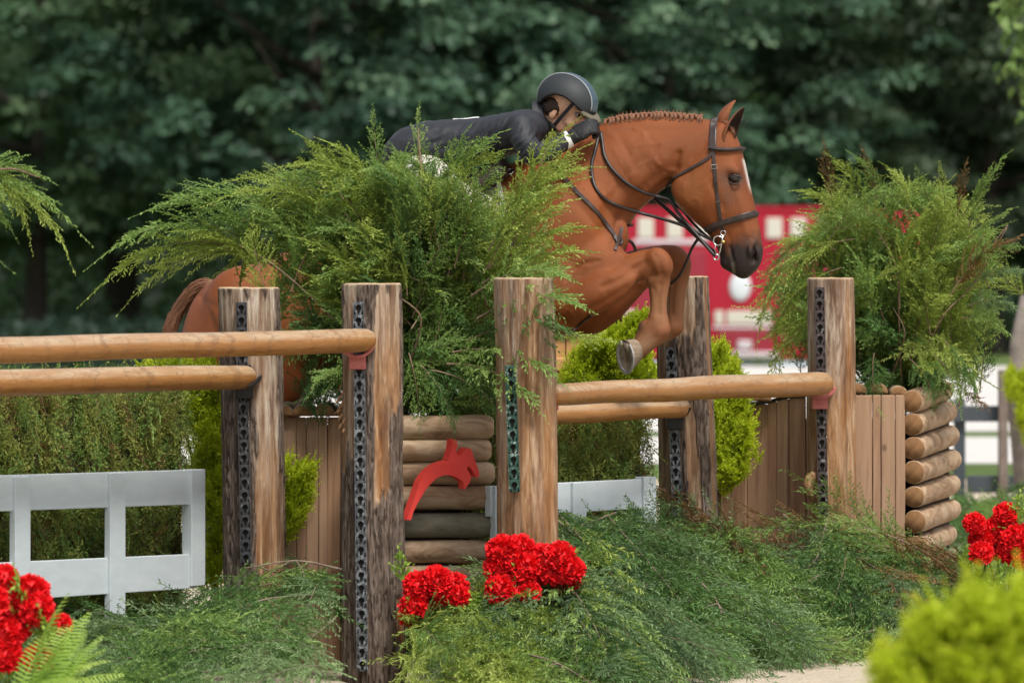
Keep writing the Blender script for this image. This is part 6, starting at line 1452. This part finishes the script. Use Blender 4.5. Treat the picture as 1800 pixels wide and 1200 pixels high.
# ================================================================== RIDER
rider = thing('person', hp(820, 260), 'rider in navy jacket and dark helmet crouched low over the horse neck', 'person')
def rp(px, py, wv=0): return hp(px, py, wv)
def rloft(secs, wv=0, n=28, sub=6, expo=2.2):
    b = MB(); loft(b, secs, wv, n, sub, expo); return b
jb = MB()
loft(jb, [(681, 262, 688, 310, .12), (692, 244, 706, 316, .175), (708, 229, 736, 308, .19), (738, 216, 772, 298, .185), (780, 211, 815, 292, .165), (820, 209, 850, 287, .155), (862, 204, 884, 276, .165),
          (900, 196, 920, 266, .185), (925, 192, 950, 256, .165), (944, 192, 968, 236, .11), (956, 194, 975, 228, .07)], 0, 32, 6, 2.4)
jb.blob(rp(914, 226, .165), (.075, .07, .06), 16, 12); jb.blob(rp(914, 224, -.165), (.075, .07, .06), 16, 12)
def limb(b, pts, rad, n=18):
    pts = crom([tuple(rp(*q)) for q in pts], 6); r_ = crom([(x,) for x in rad], 6)[:, 0]; b.tube([tuple(x) for x in pts], list(r_), n)
    b.blob(pts[0], (rad[0],) * 3, 14, 10); b.blob(pts[-1], (rad[-1],) * 3, 14, 10)
limb(jb, [(914, 224, .19), (922, 250, .235), (936, 272, .25)], [.062, .054, .049]); limb(jb, [(936, 272, .25), (960, 266, .235), (982, 254, .21), (997, 246, .19)], [.050, .047, .040, .034])
limb(jb, [(914, 224, -.17), (925, 250, -.22), (940, 270, -.23)], [.060, .054, .048]); limb(jb, [(940, 270, -.23), (970, 260, -.19), (1010, 244, -.13)], [.048, .044, .034])
jV, jQ, jT = remeshed(jb, .009, 5, .5)
Nn = vnormals(jV, jQ, jT); pj = proj(jV); lj = lat(jV)
cr = 0
for (x0, y0, x1, y1, a_, f_) in ((905, 240, 935, 262, .004, 5), (870, 235, 905, 262, .0035, 6), (760, 240, 800, 285, .004, 8), (930, 258, 960, 280, .004, 4.5), (840, 228, 885, 250, .003, 6)):
    dx, dy = x1 - x0, y1 - y0; L_ = math.hypot(dx, dy); s1 = ((pj[:, 0] - x0) * dx + (pj[:, 1] - y0) * dy) / L_; s2 = (-(pj[:, 0] - x0) * dy + (pj[:, 1] - y0) * dx) / L_
    cr = cr + a_ * np.sin(s1 * 2 * math.pi / f_ / 2 + 1.5 * np.sin(s2 / 9)) * np.exp(-((s1 - L_ / 2) / L_) ** 2 - (s2 / 24) ** 2)
cr = cr + (fbm(jV * np.array((14, 14, 30)), 31, 3) - .5) * .012
jV = jV + Nn * cr[:, None]
attach(obj('jacket', mesh_np('jacket', jV, jQ, jT, [M_navy])), rider)
j_bvh = BVHTree.FromPolygons([tuple(x) for x in jV], [tuple(q) for q in jQ])
cb = MB()    # stand-up collar
for i in range(1): 
    c0 = rp(957, 205, 0); cb.tube([rp(948, 208), rp(962, 203)], [.078, .062], 20, cap=False)
attach(cb.build('collar', M_navy, smooth=True), rider)
# white number patch on the back
nb = MB(); V = []
for t in (-.06, -.02, .02, .06):
    for px in (796, 808, 820, 832, 842):
        r0 = Vector(rp(px, 150, t)); h = j_bvh.ray_cast(r0, Vector((0, 0, -1))); V.append((h[0] if h[0] else r0) + Vector((0, 0, .0012)))
V2 = [v + Vector((0, 0, .0015)) for v in V]; k = len(V)
Fs = [(r * 5 + c, r * 5 + c + 1, r * 5 + 6 + c, r * 5 + 5 + c) for r in range(3) for c in range(4)]
nb.add(V2, Fs); nb.add(V, [f[::-1] for f in Fs])
attach(nb.build('number_patch', mat('white_card', (.8, .8, .8), .6)), rider)
# breeches and boots
bb_ = MB()
bb_.blob(rp(742, 300), (.085, .14, .085), 18, 12)
for sg in (1, -1):
    limb(bb_, [(742, 306, sg * .11), (786, 346, sg * .26), (852, 372, sg * .37)], [.105, .092, .066]); limb(bb_, [(852, 372, sg * .37), (826, 425, sg * .375)], [.064, .058])
v_, q_, t_ = remeshed(bb_, .012, 5); attach(obj('breeches', mesh_np('breeches', v_, q_, t_, [M_bree])), rider)
M_boot = mat('black_boot_leather', (.012, .011, .011), .3, spec=.6)
for sg in (1, -1):
    b = MB(); limb(b, [(846, 388, sg * .375), (824, 430, sg * .378), (795, 490, sg * .375), (782, 515, sg * .37)], [.066, .064, .048, .042]); limb(b, [(780, 517, sg * .37), (806, 532, sg * .38), (828, 532, sg * .385)], [.042, .038, .028])
    v_, q_, t_ = remeshed(b, .010, 4); attach(obj('boot', mesh_np('boot', v_, q_, t_, [M_boot])), rider)

# head: skull, jaw, nose, lips and ear as one surface, looking ahead over the mane
M_skin = mat('skin', (.42, .20, .125), .5, spec=.4); nn_ = N(M_skin); vv = nn_.coords()
nn_.l(nn_.ramp(nn_.noise(vv, 22, 4), [(.3, (.66, .35, .22)), (.55, (.76, .44, .29)), (.8, (.76, .38, .26))]), nn_.b.inputs['Base Color']); nn_.b.inputs['Subsurface Weight'].default_value = .08
nn_.b.inputs['Subsurface Radius'].default_value = (.012, .005, .003)
M_hairnet = noisy('dark_hair', (.020, .011, .008), (.055, .028, .018), 120, .6, .5, .002)
hd = MB()
YW = R(14)                                            # the face turns a little towards the camera
fx = HH * math.cos(YW) + HN * math.sin(YW); fz = np.array((0, 0, 1.0)); TL_ = R(-24)   # nose tipped down
fwd = fx * math.cos(TL_) + fz * math.sin(TL_); upv = -fx * math.sin(TL_) + fz * math.cos(TL_); sdv = np.cross(upv, fwd)
if np.dot(sdv, HN) < 0: sdv = -sdv
HC = rp(996, 187, 0)
def hd_(f, u, s): return HC + fwd * f + upv * u + sdv * s
RM = Matrix((Vector(fwd), Vector(sdv), Vector(upv))).transposed()
hd.blob(hd_(-.01, .015, 0), (.098, .076, .095), 24, 16, rot=RM)            # cranium
hd.blob(hd_(.045, -.045, 0), (.052, .056, .075), 20, 14, rot=RM)           # face
hd.blob(hd_(.056, -.098, 0), (.036, .038, .030), 16, 12, rot=RM)           # chin
for sg in (1, -1):
    hd.blob(hd_(.058, -.045, sg * .036), (.030, .026, .028), 14, 10, rot=RM)   # cheek
    hd.blob(hd_(.010, -.075, sg * .045), (.040, .014, .030), 14, 10, rot=RM)   # jaw
    hd.blob(hd_(.080, .012, sg * .028), (.018, .028, .010), 12, 8, rot=RM)     # brow
    hd.blob(hd_(-.012, -.035, sg * .074), (.018, .009, .030), 12, 8, rot=RM)   # ear
hd.blob(hd_(.098, -.034, 0), (.018, .012, .028), 12, 8, rot=RM); hd.blob(hd_(.108, -.048, 0), (.014, .015, .011), 12, 8, rot=RM)   # nose
hd.blob(hd_(.086, -.077, 0), (.013, .024, .006), 12, 8, rot=RM); hd.blob(hd_(.085, -.087, 0), (.012, .021, .007), 12, 8, rot=RM)   # lips
hd.tube([hd_(-.03, -.06, 0), hd_(-.055, -.12, 0), hd_(-.08, -.17, 0)], [.058, .056, .062], 18)                                       # neck
v_, q_, t_ = remeshed(hd, .0042, 3)
rl = (v_ - HC); f_, u_, s_ = rl @ fwd, rl @ upv, rl @ sdv; Nn = vnormals(v_, q_, t_)
for sg in (1, -1): v_ = v_ - Nn * (.007 * np.exp(-(((f_ - .085) / .014) ** 2 + ((u_ + .004) / .010) ** 2 + ((s_ - sg * .031) / .016) ** 2)))[:, None]
head = attach(obj('head', mesh_np('head', v_, q_, t_, [M_skin])), rider)
for sg in (1, -1):
    b = MB(); b.blob(hd_(.0775, -.004, sg * .033), (.0135, .0135, .0120), 14, 10, 0, RM); b.blob(hd_(.0865, -.004, sg * .037), (.0065, .0065, .0065), 10, 8, 1)
    b.tube([hd_(.078, .001, sg * .018), hd_(.088, .0045, sg * .031), hd_(.078, .001, sg * .046)], [.002, .003, .002], 6, 1)
    b.tube([hd_(.088, .020, sg * .014), hd_(.091, .024, sg * .030), hd_(.078, .018, sg * .050)], [.003, .0042, .002], 6, 1)
    eo = b.build('eye', [mat('eye_white', (.30, .25, .22), .35), mat('eye_dark', (.014, .008, .006), .2)], smooth=True); eo.parent = head; eo.matrix_parent_inverse = Matrix()
b = MB()
for sg in (1, -1): b.blob(hd_(-.030, -.016, sg * .062), (.043, .026, .044), 16, 12, rot=RM)
b.blob(hd_(-.085, -.03, 0), (.04, .06, .05), 16, 12, rot=RM)
v_, q_, t_ = remeshed(b, .006, 3); v_ = v_ + vnormals(v_, q_, t_) * ((fbm(v_ * 90, 3, 2) - .5) * .008)[:, None]
attach(obj('hair', mesh_np('hair', v_, q_, t_, [M_hairnet])), rider)

# helmet: shell with ear arch, centre stripe, trim and peak
M_hel = noisy('helmet_shell', (.018, .022, .024), (.028, .033, .036), 300, .62, .25, .001, spec=.4)
M_hel2 = mat('helmet_stripe', (.045, .075, .10), .3, spec=.6); M_helw = mat('helmet_piping', (.30, .32, .33), .45); M_blk = noisy('black_webbing', (.010, .010, .011), (.022, .022, .024), 200, .7, .3, .001)
ha, hbv = .133, .113                                # half length, half height
def shell(th, ph, k=1.0):
    """th round the head from the front, ph from the crown down"""
    return hd_(-.006 + math.cos(th) * math.sin(ph) * ha * k * (1.0 if math.cos(th) > 0 else 1.02), .022 + math.cos(ph) * hbv * k, math.sin(th) * math.sin(ph) * .108 * k)
def rim(th):
    c = abs(math.degrees(th if th <= math.pi else 2 * math.pi - th))
    return R(np.interp(c, [0, 30, 55, 75, 95, 112, 128, 145, 180], [95, 90, 78, 72, 75, 90, 111, 118, 118]))
nth, nph = 72, 20; V, Q, MI = [], [], []
for k in (1.0, .93):
    for i in range(nph + 1):
        for j in range(nth):
            th = 2 * math.pi * j / nth; V.append(shell(th, rim(th) * (i / nph) + .0005, k))
for l in range(2):
    for i in range(nph):
        for j in range(nth):
            a = l * (nph + 1) * nth + i * nth + j; b2 = l * (nph + 1) * nth + i * nth + (j + 1) % nth
            q = (a, a + nth, b2 + nth, b2); Q.append(q if l == 0 else q[::-1]); MI.append(0 if l == 0 else 1)
for j in range(nth):
    a = nph * nth + j; b2 = nph * nth + (j + 1) % nth; o_ = (nph + 1) * nth; Q.append((a, a + o_, b2 + o_, b2)); MI.append(1)
hel = attach(obj('helmet', mesh_np('helmet', V, Q, mats=[M_hel, M_blk], mi=MI)), rider)
b = MB(); pts = []; nor = []
for d in range(-86, 116, 6):
    th = 0 if d < 0 else math.pi; ph = R(abs(d)) + .001; pts.append(shell(th, ph)); nn = pts[-1] - hd_(-.006, .022, 0); nor.append(nn / np.linalg.norm(nn))
o_ = strap(pts, nor, .044, .004, -.001, mb=b).build('centre_stripe', M_hel2); o_.parent = hel
b = MB()
for sg in (1, -1):
    pts2 = []
    for p0, n0 in zip(pts, nor): pts2.append(np.array(p0) + sdv * sg * .0225 - np.array(n0) * .0012)
    b.tube(pts2, .003, 6)
o_ = b.build('piping', M_helw, smooth=True); o_.parent = hel
b = MB(); b.tube([shell(2 * math.pi * j / 60, rim(2 * math.pi * j / 60) + .01, .985) for j in range(61)], .0065, 8); o_ = b.build('rim_trim', M_blk, smooth=True); o_.parent = hel
V, Fs = [], []; n = 17                                # peak
for i, (ext, dz) in enumerate(((0, 0), (.028, -.006), (.050, -.016), (.046, -.022), (0, -.010))):
    for j in range(n):
        th = R(-36 + 72 * j / (n - 1)); e = ext * max(0.0, math.cos(th * 2.45)) ** .6 if abs(th) < R(71) else 0
        V.append(shell(th, rim(th) - .02, 1.0) + fwd * e * .95 + upv * dz * (1 if ext else .3))
for i in range(4):
    for j in range(n - 1): Fs.append((i * n + j, i * n + j + 1, (i + 1) * n + j + 1, (i + 1) * n + j))
b = MB(); b.add(V, Fs); M_peak = noisy('peak_suede', (.10, .085, .06), (.16, .14, .10), 150, .8, .2, .001)
o_ = b.build('peak', M_peak, smooth=True); o_.parent = hel
b = MB()
for sg in (1, -1):   # chin harness
    for line in ([(.066, .040, .078), (.030, -.045, .072), (.008, -.092, .060)], [(-.075, -.03, .066), (-.05, -.07, .068), (.008, -.092, .060)], [(.008, -.092, .060), (.03, -.115, .035), (.045, -.130, .0)]):
        ln = crom([(x, y, z * sg) for x, y, z in line], 5); pts = [hd_(*q) for q in ln]; nr_ = [sdv * sg * max(.3, abs(q[2]) / .07) - upv * (.5 if abs(q[2]) < .05 else 0) for q in ln]
        strap(pts, nr_, .0155, .004, .002, mb=b)
    b.blob(hd_(.008, -.092, sg * .066), (.014, .006, .014), 10, 8, rot=RM)
attach(b.build('chin_strap', M_blk), rider)

# gloved hands closed on the reins, pressed into the mane
M_glove = noisy('black_glove', (.008, .009, .010), (.018, .019, .021), 160, .62, .4, .002, spec=.35)
def hand(wr, kn, side, name='glove'):
    """wr wrist, kn knuckles; fingers curl inward towards side"""
    b = MB(); wr, kn = np.array(wr), np.array(kn); ax = kn - wr; ln = np.linalg.norm(ax); ax /= ln
    inn = np.array(side, float); inn -= ax * np.dot(inn, ax); inn /= np.linalg.norm(inn); ac = np.cross(ax, inn)
    if ac[2] < 0: ac = -ac
    Rm = Matrix((Vector(ax), Vector(ac), Vector(inn))).transposed()
    b.tube([wr - ax * .05, wr, wr + ax * .025], [.032, .031, .033], 16)
    b.blob(wr + ax * .052, (.052, .042, .021), 18, 12, rot=Rm)
    for i, (o_, L_) in enumerate(((.030, .92), (.0105, 1.0), (-.0095, .95), (-.028, .78))):
        k0 = wr + ax * (ln * (.98 - .04 * i)) + ac * o_; p1 = k0 + (ax * .62 + inn * .5) * .040 * L_; p2 = p1 + (inn * .95 - ax * .25) * .028 * L_; p3 = p2 + (-ax * .9 + inn * .1) * .022 * L_
        b.tube([tuple(x) for x in crom([k0 - ax * .035, k0, p1, p2, p3], 4)], list(np.interp(np.linspace(0, 1, 17), [0, .3, 1], [.0105, .0112, .0085])), 10)
        b.blob(k0, (.0125,) * 3, 10, 8); b.blob(p3, (.0088,) * 3, 8, 6)
    t0 = wr + ax * .03 + ac * .030; t1 = t0 + ax * .030 + ac * .018 + inn * .016; t2 = t1 + ax * .034 + ac * .004 + inn * .012
    b.tube([tuple(x) for x in crom([t0, t1, t2], 4)], [.0145, .0145, .014, .0135, .013, .0125, .012, .011, .010], 10); b.blob(t2, (.0105,) * 3, 8, 6)
    v, q, t = remeshed(b, .0034, 3, .45); v = v + vnormals(v, q, t) * ((fbm(v * 70, 6, 3) - .5) * .004)[:, None]
    return attach(obj(name, mesh_np(name, v, q, t, [M_glove])), rider)
hand(rp(1003, 243, .185), rp(1040, 222, .165), -HN * .8 - np.array((0, 0, .6)))
hand(rp(1012, 242, -.13), rp(1046, 224, -.12), HN * .8 - np.array((0, 0, .6)))
b = MB(); wr = rp(997, 246, .19); ax = rp(1003, 243, .185) - rp(990, 250, .195); ax /= np.linalg.norm(ax)
b.tube([wr - ax * .013, wr - ax * .013, wr + ax * .013, wr + ax * .013], [.030, .0375, .0365, .030], 20); attach(b.build('white_cuff', mat('white_band', (.78, .78, .78), .5), smooth=False), rider)
b = MB(); b.tube([wr - ax * .034, wr - ax * .034, wr - ax * .018, wr - ax * .018], [.030, .0395, .039, .030], 20); c = wr - ax * .026 + np.array((0, 0, .036)) + HN * .012; b.blob(c, (.02, .02, .008), 14, 8)
attach(b.build('watch', mat('watch_black', (.02, .02, .03), .25), smooth=True), rider)
